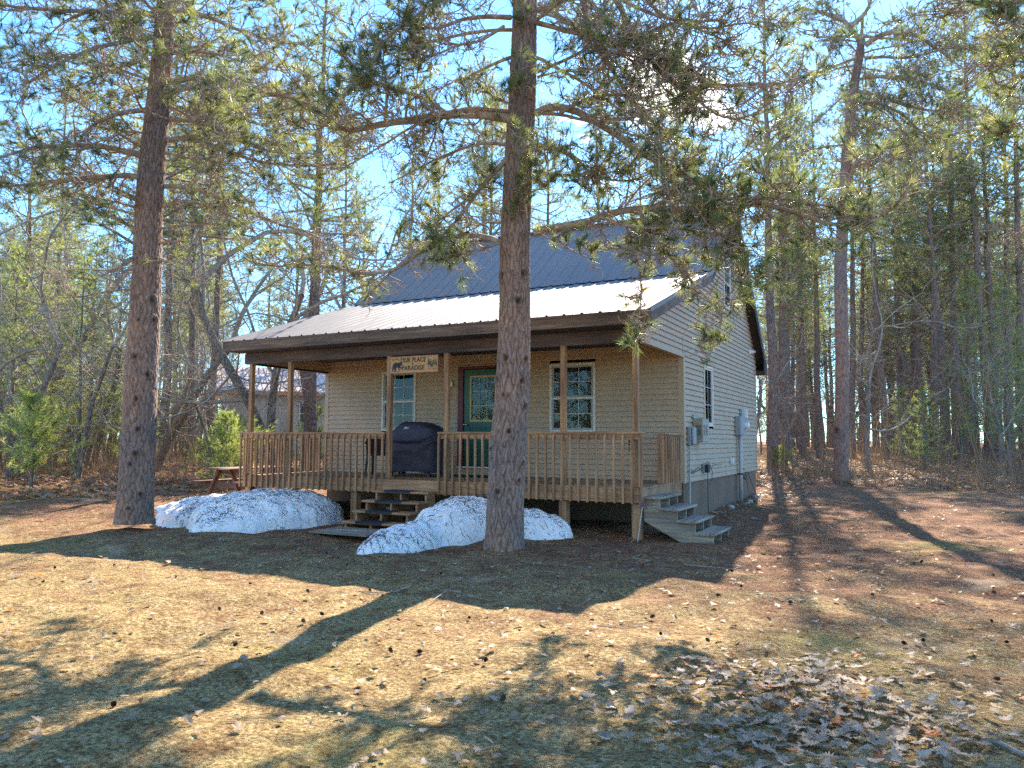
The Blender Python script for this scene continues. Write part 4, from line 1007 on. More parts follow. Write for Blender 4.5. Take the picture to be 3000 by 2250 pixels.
# ---- the pine standing before the porch
DC = 10.85
cent = [(1474, 1600, 118), (1478, 1540, 112), (1480, 1450, 110), (1486, 1350, 108), (1492, 1250, 106), (1502, 1120, 102), (1505, 1000, 98), (1508, 850, 95), (1509, 700, 93), (1515, 560, 90), (1520, 430, 86), (1528, 300, 84), (1534, 160, 80), (1538, 20, 76)]
limbs_c = [
    (q6((1000, 690), (840, 655), (600, 650), (300, 690), (0, 740)) + q5((1900, 700), (1750, 620), (1650, 540), (1450, 500)), 10.8, 10.2, .075, .02, .65, 1.3, 1.1),
    (q6((960, 900), (860, 1000), (760, 1120), (650, 1280), (540, 1400)), 10.8, 10.4, .045, .012, .6, 1.2, .8),
    (q6((760, 1120), (560, 1240), (380, 1380)), 10.5, 10.9, .02, .008, .5, 1.0, .7),
    (q6((920, 1390), (800, 1345), (620, 1340), (480, 1420), (380, 1510), (250, 1560), (100, 1560), (0, 1530), (-160, 1500), (-330, 1530), (-500, 1490)), 10.8, 10.2, .045, .010, .55, 1.2, .75),
    (q6((930, 1280), (820, 1270), (700, 1330)), 10.8, 10.7, .02, .008, .6, 1.0, .6),
    (q6((970, 100), (850, 80), (700, 110), (600, 150), (520, 170), (440, 150)), 10.8, 10.1, .04, .012, .25, .9, .8),
    (q6((1000, 0), (980, -60), (700, -80), (560, 0), (500, 70), (380, 150), (250, 220), (130, 400), (110, 500)), 10.8, 9.6, .05, .012, .7, 1.2, .8),
    (q6((250, 690), (260, 500), (230, 350), (180, 230)), 10.4, 9.9, .02, .008, 1.0, 1.3, .7),
    (q6((430, 690), (420, 500), (440, 320), (450, 220)), 10.4, 10.0, .014, .006, 1.0, 1.0, .55),
    (q6((960, 830), (830, 800), (600, 880), (420, 960), (280, 1040)), 10.8, 11.3, .03, .008, .4, 1.1, .8),
    (q6((950, 590), (850, 540), (780, 480)), 10.8, 10.5, .025, .008, .6, 1., .6),
    (q6((1110, 650), (1200, 600), (1350, 650), (1500, 740), (1650, 850), (1800, 930), (1950, 1000), (2147, 1130)) + q7((520, 1160), (700, 1130), (900, 1180), (1050, 1200)), 10.8, 9.6, .06, .014, .55, 1.1, 1.),
    (q6((1120, 830), (1200, 830), (1300, 870), (1400, 940), (1460, 1050)), 10.8, 10.3, .045, .012, .75, 1.2, .7),
    (q6((1100, 1330), (1200, 1300), (1330, 1290), (1480, 1240), (1600, 1205), (1800, 1190), (2000, 1195), (2147, 1200)) + q7((520, 1130), (750, 1180), (900, 1240), (1080, 1290), (1200, 1270), (1400, 1180), (1480, 1020)), 10.8, 9.2, .06, .014, .6, 1.3, .9),
    (q6((1700, 1200), (1760, 1330), (1850, 1450), (1990, 1570), (2060, 1680), (2060, 1800)), 10.1, 9.6, .03, .008, .3, 1.3, .6),
    (q6((2050, 1660), (2130, 1760), (2190, 1830), (2170, 1900), (2100, 1960)), 9.6, 9.4, .018, .006, .5, 1.4, .45),
    (q6((1600, 1230), (1660, 1370), (1720, 1540), (1728, 1720), (1715, 1800), (1690, 1950), (1700, 2000)), 10.1, 9.9, .014, .006, .12, 1.5, .28),
    (q6((1130, 20), (1290, 120), (1420, 230), (1600, 330), (1720, 300), (1850, 380), (2010, 400)), 10.6, 9.8, .028, .008, .15, 1.1, 1.),
    (q6((1350, -40), (1480, 60), (1600, 200), (1760, 210), (1900, 120), (2060, 180), (2200, 260)), 10.4, 9.5, .028, .008, .15, 1.1, 1.),
    (q6((1700, -60), (1800, 60), (1960, 160), (2130, 190), (2300, 120), (2440, 190)), 10.2, 9.3, .028, .008, .15, 1.1, 1.),
    (q6((2000, 530), (2120, 640), (2260, 700), (2400, 650)), 9.8, 9.2, .022, .008, .3, 1.5, .9),
    (q6((1850, 340), (1960, 430), (2100, 360), (2240, 420)), 9.9, 9.2, .022, .008, .2, 1.5, .9),
    (q6((930, 150), (800, 240), (640, 260), (520, 330), (380, 330)), 10.7, 10.1, .025, .008, .35, 1.4, .9),
    (q6((1480, 1240), (1620, 1290), (1780, 1300), (1950, 1290), (2080, 1340), (2200, 1330), (2330, 1400)), 10.2, 9.3, .025, .008, .65, 1.4, .8),
    (q6((1800, 1190), (1900, 1090), (2020, 1040), (2150, 1060), (2260, 1010)), 10.0, 9.2, .025, .008, .7, 1.4, .8),
    (q6((2000, 1195), (2120, 1280), (2230, 1390), (2300, 1500), (2290, 1640)), 9.8, 9.3, .02, .006, .6, 1.5, .7),
    (q6((1200, 1310), (1260, 1400), (1340, 1450), (1450, 1480)), 10.6, 10.1, .018, .006, .6, 1.3, .6),
    (q6((1100, 980), (1240, 1010), (1380, 980), (1560, 1040), (1700, 1000)), 10.7, 9.8, .028, .008, .75, 1.4, .9),
    (q6((900, 1390), (760, 1450), (640, 1430), (520, 1500)), 10.7, 10.2, .02, .006, .6, 1.3, .7),
    (q6((1250, 650), (1400, 560), (1600, 520), (1750, 560)), 10.6, 9.8, .03, .008, .7, 1.3, 1.),
    (q6((600, 650), (480, 560), (300, 520), (120, 470)), 10.5, 9.9, .03, .008, .8, 1.3, 1.),
    (q6((1400, 1250), (1500, 1330), (1560, 1420), (1640, 1460)), 10.3, 10.0, .014, .006, .2, 1.3, .45),
    (q6((1370, -60), (1400, 150), (1470, 290), (1550, 420), (1650, 580), (1750, 740), (1830, 850)), 10.6, 9.6, .05, .012, .25, 1.1, 1.),
    (q6((1550, -40), (1700, 250), (1850, 450), (2000, 530), (2100, 520), (2147, 470)) + q7((350, 480), (500, 510), (750, 490), (850, 450), (1000, 420)), 10.2, 9.3, .045, .012, .25, 1.2, 1.),
    (q6((1120, 130), (1250, 180), (1450, 230), (1700, 280), (1850, 340)), 10.8, 9.8, .04, .012, .3, 1.1, .9),
    (q6((1120, 60), (1300, -20), (1500, -50), (1800, 90), (2000, 110), (2200, 100)), 10.8, 9.5, .04, .012, .15, 1.2, .9),
    (q6((1120, 440), (1230, 410), (1390, 405)), 10.8, 10.6, .018, .006, .15, .8, .5),
    (q6((1100, 1050), (1180, 950), (1150, 860), (1060, 830)), 10.7, 10.2, .012, .006, 1.0, 1.3, .5),
    (q6((1090, 560), (1040, 540), (1010, 500)), 10.7, 10.35, .012, .006, 1., 1.6, .4),
    (q6((1080, 130), (1060, 90), (1050, 60)), 10.6, 10.4, .012, .006, 1., 1.5, .35),
    (q6((1060, 1250), (1040, 1160), (1050, 1060), (1080, 960)), 10.6, 10.2, .012, .006, 1., 1.6, .4),
]
knots_c = [(1484, 1028, .05), (1463, 1092, .05), (1526, 1095, .045), (1477, 1135, .03), (1533, 1168, .045), (1491, 1240, .035), (1526, 1332, .04), (1461, 1414, .045), (1530, 785, .05), (1475, 790, .05), (1518, 865, .05), (1447, 1290, .03), (1516, 1380, .03), (1535, 1030, .04)]
near_pine('pine_tree', 'tall reddish barked pine standing right in front of the porch railing', cent, DC, 15.5, limbs_c, 11, knots_c, 3, fill=(6.2, 2, .5))

# ---- the pine at the left edge of the yard
DL = 14.8
left = [(395, 1512, 104), (397, 1450, 100), (402, 1350, 97), (410, 1200, 94), (416, 1050, 92), (425, 900, 88), (432, 760, 84), (436, 620, 78), (446, 470, 76), (462, 300, 68), (476, 160, 62), (482, 60, 56)]
def seg(p, *q): return q5(p, *q)
limbs_l = [
    (q5((790, 850), (650, 800), (450, 770), (300, 780), (150, 800), (0, 840), (-120, 850)), 14.8, 13.6, .06, .014, .5, 1.2, 1.1),
    (q5((800, 970), (700, 945), (550, 950), (400, 970), (250, 1000), (100, 1020), (0, 1030), (-100, 1020)), 14.8, 14.0, .055, .012, .35, 1.2, 1.),
    (q5((820, 590), (740, 588), (650, 600), (560, 640), (430, 710), (415, 790), (415, 860)), 14.8, 14.2, .05, .012, .3, .9, .8),
    (q5((860, 200), (780, 195), (700, 220), (550, 260), (400, 310), (280, 390), (150, 470)), 14.8, 13.8, .05, .012, .6, 1.2, 1.),
    (q5((880, 80), (780, 75), (600, 65), (300, 60), (0, 40)), 14.8, 13.6, .055, .014, .7, 1.2, 1.1),
    (q5((860, 460), (960, 440), (1080, 420), (1250, 460), (1400, 500), (1600, 520), (1750, 600), (1900, 690)), 14.8, 13.2, .055, .014, .6, 1.1, 1.1),
    (q5((860, 770), (950, 740), (1100, 760), (1250, 830), (1400, 880), (1650, 900), (1800, 880)), 14.8, 13.8, .05, .012, .5, 1.1, 1.),
    (q5((880, 640), (1100, 660), (1300, 770), (1500, 830), (1650, 830)), 14.8, 14.2, .04, .012, .55, 1.2, 1.),
    (q5((870, 520), (1000, 450), (1150, 520), (1300, 600), (1450, 640)), 14.8, 15.6, .04, .012, .6, 1.1, 1.),
    (q5((840, 1010), (1000, 1000), (1150, 1050), (1300, 1120), (1500, 1210), (1700, 1260), (2000, 1270)), 14.8, 13.9, .045, .010, .4, 1.0, .9),
    (q5((830, 1130), (950, 1080), (1100, 1090), (1230, 1150), (1350, 1220), (1430, 1310)), 14.8, 14.0, .035, .010, .3, .8, .8),
    (q5((850, 1235), (1000, 1215), (1180, 1210)), 14.8, 14.5, .022, .01, 0, .3, .4),
    (q5((900, 60), (1000, 45), (1150, 100), (1300, 160), (1500, 210), (1600, 230)), 14.8, 13.8, .045, .014, .7, 1.2, 1.),
    (q5((890, 300), (1000, 270), (1150, 290), (1300, 330)), 14.8, 14.4, .035, .012, .8, 1.2, .9),
    (q5((820, 1330), (870, 1310), (920, 1300), (990, 1305)), 14.8, 14.4, .025, .01, 0, .8, .3),
    (q5((810, 1450), (850, 1410), (920, 1400), (990, 1385)), 14.8, 14.4, .025, .01, 0, .8, .3),
    (q5((790, 1440), (760, 1380), (720, 1360), (660, 1420), (630, 1480), (640, 1560)), 14.8, 14.2, .03, .012, 0, .6, .4),
    (q5((760, 1120), (720, 1080), (690, 1050)), 14.8, 14.4, .018, .008, 0, .6, .3),
    (q5((780, 1130), (640, 1090), (500, 1070)), 14.8, 14.6, .022, .008, .6, 1., .7),
    (q5((780, 720), (650, 700), (520, 685)), 14.8, 14.5, .018, .008, 0, .6, .6),
    (q5((850, 1390), (950, 1440), (1000, 1520)), 14.6, 14.2, .015, .006, 0, .8, .5),
    (q5((770, 1560), (600, 1560), (430, 1600), (350, 1590)), 14.8, 14.6, .02, .008, .1, .8, .7),
    (q5((800, 320), (640, 350), (480, 430), (350, 480)), 14.8, 15.4, .03, .01, .6, 1.2, 1.),
]
knots_l = [(395, 1028, .05), (433, 1080, .05), (400, 1150, .05), (405, 1238, .05), (398, 1307, .05), (381, 1338, .04), (447, 865, .06), (452, 922, .05), (408, 923, .03), (413, 1425, .04), (380, 1466, .04)]
near_pine('pine_tree', 'thick grey barked pine at the left edge of the yard, leaning slightly right', left, DL, 16.5, limbs_l, 23, knots_l, 3, trunk_detail=(130, .022), fill=(6.4, 2, .5))

# ---- the tall pine at the right of the cabin, split crown
DR = 25.5
rt = [(2462, 1396, 46), (2464, 1340, 42), (2466, 1200, 40), (2467, 1050, 39), (2464, 900, 38), (2462, 760, 36), (2470, 620, 34), (2478, 480, 31), (2490, 340, 29), (2505, 220, 26), (2520, 150, 23)]
limbs_r = [
    (q7((1230, 250), (1160, 170), (1110, 100), (1000, 70), (900, 40)), 25.5, 24.8, .10, .03, .8, 1., 1.6),
    (q7((1160, 150), (1240, 80), (1280, -20)), 25.3, 25., .09, .03, .8, 1., 1.6),
    (q7((1240, 260), (1320, 200), (1420, 180), (1560, 210), (1700, 330)), 25.5, 24.8, .09, .03, .9, 1.1, 1.6),
    (q7((1230, 430), (1400, 440), (1600, 470), (1780, 540)), 25.5, 25, .06, .02, .9, 1.1, 1.5),
    (q7((1200, 520), (1350, 560), (1500, 620), (1700, 640), (1850, 560)), 25.5, 24.8, .06, .02, .8, 1.1, 1.5),
    (q7((1190, 590), (1300, 580), (1450, 650), (1560, 760), (1700, 800)), 25.5, 25, .05, .02, .8, 1., 1.5),
    (q7((1180, 680), (1300, 700), (1420, 770), (1500, 860)), 25.5, 25, .05, .02, .7, 1., 1.4),
    (q7((1150, 520), (1080, 580), (1000, 660), (960, 700)), 25.5, 25.2, .04, .015, .5, 1., 1.2),
    (q7((1160, 840), (1260, 900), (1380, 940)), 25.5, 25, .04, .015, .7, 1., 1.3),
    (q7((1110, 1000), (1250, 920), (1350, 1010)), 25.5, 25.9, .03, .015, .7, 1., 1.2),
    (q7((1200, 330), (1080, 370), (980, 420), (880, 400)), 25.5, 25, .05, .015, .8, 1., 1.3),
    (q7((1240, 330), (1500, 330), (1750, 260), (1880, 300)), 25.5, 25.6, .05, .015, .9, 1.1, 1.4),
]
near_pine('pine_tree', 'lone tall pine with forked top and long shadow, right of the cabin', rt, DR, 14.5, limbs_r, 31, [(2450, 1250, .1)], 4, trunk_detail=(64, .05), fill=(9.5, 2, .7))
#==PART4==
# ---- a pine outside the right edge whose limbs reach into the picture
offr = [(3380, 1700, 110), (3385, 1500, 108), (3390, 1100, 104), (3395, 700, 98), (3400, 300, 92), (3402, 0, 88)]
limbs_o = [
    ([(3400, 120)] + q7((2300, 30), (2147, 20), (2060, 10), (1950, 25), (1830, 55), (1780, 20), (1790, -20)), 10, 8.8, .035, .012, .1, .7, .8),
    (q7((1840, 52), (1760, 80), (1690, 95)), 9.0, 8.9, .012, .005, .2, 1.2, .5),
    ([(3400, 200)] + q7((2300, 260), (2147, 205), (2060, 195), (2000, 240), (2010, 330), (1960, 400)), 10, 8.8, .02, .006, .3, .9, .7),
    ([(3400, 300)] + q7((2300, 420), (2160, 400), (2080, 460), (2060, 520)), 10, 9, .015, .006, .7, 1.0, .7),
    ([(3400, 260)] + q7((2280, 180), (2130, 120), (2060, 130), (1960, 130)), 10, 9, .015, .006, .8, 1.0, .7),
    ([(3400, 800)] + q7((2300, 1270), (2147, 1310), (2100, 1290), (2060, 1360), (2120, 1410)), 11, 10, .015, .006, .1, .9, .5),
    ([(3400, 600)] + q7((2300, 700), (2170, 690), (2060, 700), (1990, 760)), 11, 10, .015, .006, .6, .9, .7),
]
near_pine('pine_tree', 'pine standing outside the right edge with bare crooked limbs reaching in', offr, 9.5, 12, limbs_o, 41, [], 1, trunk_detail=(40, .08))

# ---- background trees: a few kinds, copied
def copy_tree(root, loc, rz, s, sz, label=None, group=None):
    c = root.copy(); col.objects.link(c); c.location = loc; c.rotation_euler = (c.rotation_euler[0], c.rotation_euler[1], rz); c.scale = (s, s, sz)
    if label: c['label'] = label
    if group: c['group'] = group
    for ch in list(root.children):
        k = ch.copy(); col.objects.link(k); k.parent = c
    return c

def red_pine(seed, H=19, r=.21, crown=.42, lean=0.0, dens=1.0, stubs=26):
    rng = np.random.default_rng(seed); W = Wood(); T = []; TW = Wood()
    z = np.linspace(-.2, H, 22); wob = np.cumsum(rng.normal(0, .03, (22, 2)), 0); line = np.stack([wob[:, 0] + lean * z, wob[:, 1], z], 1)
    k = 22; rad = r * (1 - .88 * (z / H).clip(0, 1) ** 1.15); 
    TW.g = {}
    for i in range(0, 21, 3): TW.add(line[i:i + 4], rad[i] * (1.1 if i == 0 else 1), rad[min(i + 3, 21)], 12)
    P = lambda h: np.array([np.interp(h, z, line[:, j]) for j in range(3)])
    for _ in range(stubs):
        h = rng.uniform(1.5, H * (crown + .15)); a = rng.uniform(0, 6.28); dd = np.array([math.cos(a), math.sin(a), rng.uniform(-.1, .35)])
        Q, _d = wander(rng, P(h), dd, rng.uniform(.3, 2.4), 6, .12, -.02); W.add(Q, .022, .006, 4)
        for q in range(4):
            U, _d = wander(rng, Q[rng.integers(2, 6)], dd + rng.normal(0, .7, 3), rng.uniform(.2, .8), 5, .25, 0); W.add(U, .009, .004, 3)
    h = H * crown
    while h < H - .2:
        f = (h - H * crown) / (H * (1 - crown)); nb = rng.integers(3, 6)
        for q in range(nb):
            a = rng.uniform(0, 6.28); l = (2.7 * (1 - f) ** .75 + .35) * rng.uniform(.55, 1.15) * (.6 + .4 * min(1, f * 5 + .3)); dd = np.array([math.cos(a), math.sin(a), .12 + .5 * f])
            Q, _d = wander(rng, P(h), dd, l, 7, .09, .03); W.add(Q, .045 * (1 - f) + .014, .008, 5)
            for m in range(int(9 * dens * (l / 2) + 2)):
                i = rng.integers(2, 7); U, ud = wander(rng, Q[i], unit(dd * .6 + rng.normal(0, .6, 3)), rng.uniform(.3, .9), 5, .18, .08); W.add(U, .011, .005, 3)
                if rng.random() < .82:
                    tt_ = rng.random()
                    T.append((U[-1], ud, tt_)); T.append((U[2], unit(ud + rng.normal(0, .6, 3)), tt_))
                    for g in range(2):
                        p = U[rng.integers(1, 5)]; e = unit(ud + rng.normal(0, .8, 3)); L2 = rng.uniform(.12, .35); W.add(np.array([p, p + e * L2 * .5, p + e * L2 + [0, 0, .03]]), .006, .004, 3); T.append((p + e * L2, e, tt_))
            T.append((Q[-1], dd, rng.random()))
        h += rng.uniform(.35, .62)
    Pn = np.array([t[0] for t in T]); D = np.array([t[1] for t in T]); D[:, 2] += .3; D /= np.linalg.norm(D, axis=1, keepdims=True); ti = np.array([t[2] for t in T])
    V, tt = tufts(Pn, D, ti * .8, 17, .17, .014, rng, back=.10)
    root = empty('pine_tree', (0, 0, 0), 'straight red pine in the woods behind the yard', 'pine tree', 'straight pines of the woods behind the cabin')
    TW.mesh('trunk', M_BARKF, root); W.mesh('branches', M_LIMB, root); tuft_mesh('needles', V, tt, M_NEEDF, root)
    return root

def bare_tree(seed, H=11, r=.13, lean=.12, fork=2, tilt=0.0):
    rng = np.random.default_rng(seed); W = Wood(); TW = Wood()
    def rec(p, dd, l, r0, lev):
        n = 8 if lev < 2 else (6 if lev < 4 else 5)
        Q, e = wander(rng, p, dd, l, n, .07 + .04 * lev, .06 if lev else .02); r1 = r0 * (.62 if lev < 4 else .5)
        (TW if lev == 0 else W).add(Q, r0, r1, [10, 7, 5, 4, 3, 3][lev])
        if lev >= 5: return
        nk = [fork, 3, 4, 4, 4][lev]
        for i in range(nk):
            j = n - 1 if i == 0 else rng.integers(n // 3, n); sp = .35 if i == 0 else .8
            rec(Q[j], unit(e + rng.normal(0, sp, 3) + [0, 0, .12]), l * rng.uniform(.5, .8), r1 * (.9 if i == 0 else .6), lev + 1)
        if lev <= 1:
            for i in range(7): 
                j = rng.integers(2, n); rec(Q[j], unit(e * .3 + rng.normal(0, .8, 3)), l * rng.uniform(.25, .45), r1 * .3, 3)
    rec(np.array([0, 0, -.2]), unit(np.array([lean, tilt, 1.])), H * .42, r, 0)
    root = empty('bare_tree', (0, 0, 0), 'leafless grey tree with crooked twiggy crown in the woods', 'bare tree', 'leafless trees in the woods')
    TW.mesh('trunk', M_BARKG, root); W.mesh('crown', M_TWIG, root); return root

def young_pine(seed, H=5, spread=1.3, dens=1.0, bush=False):
    rng = np.random.default_rng(seed); W = Wood(); TW = Wood(); T = []
    z = np.linspace(-.1, H, 8); TW.add(np.stack([np.cumsum(rng.normal(0, .015, 8)), np.cumsum(rng.normal(0, .015, 8)), z], 1), .018 + .009 * H, .008, 7)
    h = .25 if bush else H * .12
    while h < H:
        f = h / H
        for q in range(rng.integers(4, 7)):
            a = rng.uniform(0, 6.28); l = spread * (1 - f) ** .8 * rng.uniform(.6, 1.1) + .12; dd = np.array([math.cos(a), math.sin(a), .15 + .5 * f + (.4 if bush else 0)])
            Q, _d = wander(rng, np.array([0, 0, h]), dd, l, 6, .07, .03); W.add(Q, .012, .004, 3)
            for m in range(int((5 + 9 * l) * dens)):
                i = rng.integers(1, 6); U, ud = wander(rng, Q[i], unit(dd + rng.normal(0, .6, 3)), rng.uniform(.12, .35) * min(1.3, .5 + l), 4, .15, .04); W.add(U, .005, .003, 3)
                tt_ = rng.random(); T.append((U[-1], ud, tt_)); T.append((U[2], ud, tt_)); T.append((U[1], ud, tt_))
        h += rng.uniform(.22, .42) * (.6 if bush else 1)
    Pn = np.array([t[0] for t in T]); D = np.array([t[1] for t in T]); ti = np.array([t[2] for t in T])
    V, tt = tufts(Pn, D, ti * .9, 11, .115, .009, rng, spread=(.2, 1.0), back=.08)
    root = empty('young_pine', (0, 0, 0), 'young bright green white pine with airy layered branches', 'young pine', 'young white pines at the edge of the woods')
    TW.mesh('trunk', M_BARKG, root); W.mesh('branches', M_TWIG, root); tuft_mesh('needles', V, tt, M_YOUNG, root)
    return root

PINES = [red_pine(101, 20, .23, .50, dens=.6), red_pine(102, 18, .20, .40, .02), red_pine(103, 21, .22, .55, -.015), red_pine(104, 16, .17, .32, .03), red_pine(105, 19, .21, .46, -.03)]
BARES = [bare_tree(201, 12, .14, .12), bare_tree(202, 10, .10, -.2, 3), bare_tree(203, 13, .17, .3, 2), bare_tree(204, 8, .06, .05, 2), bare_tree(205, 11, .12, -.08, 3, .15)]
YOUNG = [young_pine(301, 6.5, 1.5, .65), young_pine(302, 4.2, 1.2, .7), young_pine(303, 2.2, .9, .8, True), young_pine(304, 8.5, 1.9, .6), young_pine(305, 1.4, 1.1, .9, True)]
used = set(); DEF = {o.name: (o['label'], o['group']) for o in PINES + BARES + YOUNG}
def put(src, loc, s=1, sz=None, rz=None, label=None, group=None):
    rz = random.uniform(0, 6.28) if rz is None else rz; sz = sz or s
    if src.name not in used:
        used.add(src.name); src.location = loc; src.rotation_euler = (0, 0, rz); src.scale = (s, s, sz)
        if label: src['label'] = label
        if group is not None: src['group'] = group
        if label and not group and 'group' in src: del src['group']
        return src
    c = copy_tree(src, loc, rz, s, sz, label or DEF[src.name][0], group)
    if label and not group:
        if 'group' in c: del c['group']
    else: c['group'] = DEF[src.name][1]
    return c
def z4(x, y): return (2100 + x / 1.843, 600 + y / 1.843)
def z3(x, y): return (x / 1.659, 600 + y / 1.659)
# red pines measured right of the cabin: (foot, trunk width px)
for (x, y, wd, v, lab) in [(308, 1437, 30, 0, 'large straight pine just right of the cabin side wall'), (380, 1368, 17, 1, None), (410, 1338, 14, 3, None), (466, 1368, 16, 2, 'slim dark pine between the cabin and the lone tall pine'), (786, 1350, 18, 4, None), (866, 1335, 16, 1, None),
                           (948, 1325, 20, 0, None), (988, 1340, 22, 2, None), (1056, 1322, 26, 3, None), (1236, 1398, 22, 4, 'straight grey pine left of the dark green leafy pine on the right'), (1490, 1322, 20, 0, None), (1650, 1325, 18, 1, None), (600, 1310, 12, 2, None), (1130, 1300, 14, 4, None), (1330, 1310, 14, 0, None)]:
    p = gnd(*z4(x, y)); dist = math.hypot(p[0] - CAM[0], p[1] - CAM[1]); r_need = wd / 2 / F * dist; base = [.23, .20, .22, .17, .21][v]
    s = max(.5, min(1.5, r_need / base)); put(PINES[v], tuple(p), s, random.uniform(.88, 1.08), label=lab)
for (x, y, v, s, lab) in [(242, 1345, 3, 1.2, None), (560, 1322, 4, .9, 'crooked leafless tree between the cabin and the lone tall pine'), (1300, 1395, 1, .9, None), (1570, 1340, 2, .8, None), (700, 1340, 3, 1., None), (1440, 1340, 0, .9, None), (340, 1330, 3, 1, None)]:
    put(BARES[v], tuple(gnd(*z4(x, y))), s, label=lab)
for (x, y, v, s, lab) in [(1410, 1405, 3, 1.0, 'tall young pine with dark green layers at the right edge of the yard'), (1130, 1440, 1, .75, 'thin green pine sapling right of the lone tall pine'), (1010, 1405, 1, .8, None), (350, 1440, 4, .6, 'low green pine seedling at the foot of the large pine beside the cabin'), (760, 1330, 2, 1.3, None), (500, 1300, 1, 1.2, None), (1085, 1290, 1, 1.3, None), (880, 1290, 2, 1.6, None), (1540, 1330, 0, 1.1, None)]:
    put(YOUNG[v], tuple(gnd(*z4(x, y))), s, label=lab)
# left side
for (x, y, wd, v, lab) in [(895, 1172, 20, 0, None), (1015, 1110, 24, 2, None), (320, 1200, 24, 1, None), (835, 1185, 16, 4, None), (100, 1230, 22, 3, None)]:
    p = gnd(*z3(x, max(y, 1180))); dist = math.hypot(p[0] - CAM[0], p[1] - CAM[1]); r_need = wd / 2 / F * dist; base = [.23, .20, .22, .17, .21][v]
    put(PINES[v], tuple(p), max(.5, min(1.5, r_need / base)), random.uniform(.85, 1.), label=lab)
p = gnd(371, 1402); put(PINES[1], tuple(p), 1.75, 1.0, rz=.48, label='reddish pine trunk partly hidden behind the thick left pine')
for (x, y, v, s, lab, rz) in [(38, 1340, 0, .9, 'thin leaning leafless tree at the far left edge of the yard', .5), (95, 1278, 2, 1.1, 'thick leafless tree leaning right in the left woods', .6), (742, 1305, 2, .95, 'leafless tree leaning right beside the thick left pine', .9), (765, 1300, 0, .8, None, .4), (375, 1338, 3, 1.3, 'slender upright sapling trunk left of the thick pine', 0), (520, 1260, 1, .9, None, 2), (200, 1290, 4, .9, None, 1), (955, 1210, 3, 1.2, None, 1)]:
    put(BARES[v], tuple(gnd(*z3(x, y))), s, rz=rz, label=lab)
for (x, y, v, s, lab) in [(380, 1300, 0, 1.15, 'tall young pine with pale green layers left of the thick pine'), (150, 1400, 4, 1.5, 'low spreading green pine bush at the left edge of the yard'), (1080, 1290, 2, .95, 'bright green pine bush behind the picnic table'), (1010, 1290, 4, .8, None), (40, 1300, 0, 1.2, None), (250, 1260, 1, 1.3, None), (500, 1250, 1, 1.2, None), (640, 1220, 0, 1.1, None), (850, 1230, 1, 1., None), (60, 1230, 3, 1., None), (330, 1230, 3, .9, None)]:
    put(YOUNG[v], tuple(gnd(*z3(x, y))), s, label=lab)
# the double trunk and pines seen through the porch
for px, dist, v, s, rz in [(800, 26, 1, 1.5, 1.1), (812, 26.4, 4, 1.5, 2.6), (930, 31, 0, 1.2, 4)]:
    put(BARES[v], tuple(gnd_at(px, dist)), s, rz=rz, label={0: None}.get(0) or ('thick crooked grey tree seen through the porch left end' if px == 800 else None))
put(PINES[0], tuple(gnd_at(909, 28)), 1.1, .9, label='straight pine seen through the porch beside the cabin corner')
for px, dist, v, s in [(925, 30, 2, 1.1), (700, 22.5, 4, 1.2), (668, 21, 2, .9)]:
    put(YOUNG[v], tuple(gnd_at(px, dist)), s)
# the woods filling in behind
rng = np.random.default_rng(77)
def free(x, y, clear):
    if math.hypot(x - CAM[0], y - CAM[1]) < clear: return False
    if -13 < x < 6 and y < 14: return False
    return True
cnt = 0
while cnt < 190:
    px = rng.uniform(-700, 3700); dist = 30 + 62 * rng.random() ** .8; p = gnd_at(px, dist)
    ang = math.degrees(math.atan2(p[0] - CAM[0], p[1] - CAM[1]))
    if not free(p[0], p[1], 30): continue
    if -17 < p[0] < 11 and p[1] < 34: continue
    if 2050 < px < 2700 and dist < 42: continue
    if 640 < px < 980 and dist < 50: continue
    right = px > 1900
    q = rng.random()
    if q < (.66 if right else .26): put(PINES[rng.integers(0, 5)], tuple(p), rng.uniform(.7, 1.05), rng.uniform(.75, 1.05))
    elif q < (.80 if right else .74): put(BARES[rng.integers(0, 5)], tuple(p), rng.uniform(.8, 1.3))
    else: put(YOUNG[[0, 1, 3][rng.integers(0, 3)]], tuple(p), rng.uniform(.9, 1.6))
    cnt += 1
# a deeper belt of woods so the trunks close up towards the horizon
for i in range(120):
    px = rng.uniform(-500, 3500); dist = 58 + 60 * rng.random(); p = gnd_at(px, dist); q = rng.random()
    if q < .62: put(PINES[rng.integers(0, 5)], tuple(p), 1.1, rng.uniform(.7, .95))
    elif q < .82: put(BARES[rng.integers(0, 5)], tuple(p), rng.uniform(1.0, 1.4))
    else: put(YOUNG[[0, 3][rng.integers(0, 2)]], tuple(p), rng.uniform(1.5, 2.4))
for i in range(36):
    px = rng.uniform(-300, 640) if i % 4 else rng.uniform(2080, 3300); dist = rng.uniform(27, 46); p = gnd_at(px, dist)
    if i % 5 == 0: put(YOUNG[[0, 1, 3][i % 3]], tuple(p), rng.uniform(.6, 1.1))
    else: put(BARES[[3, 4, 1][i % 3]], tuple(p), rng.uniform(.6, 1.05))
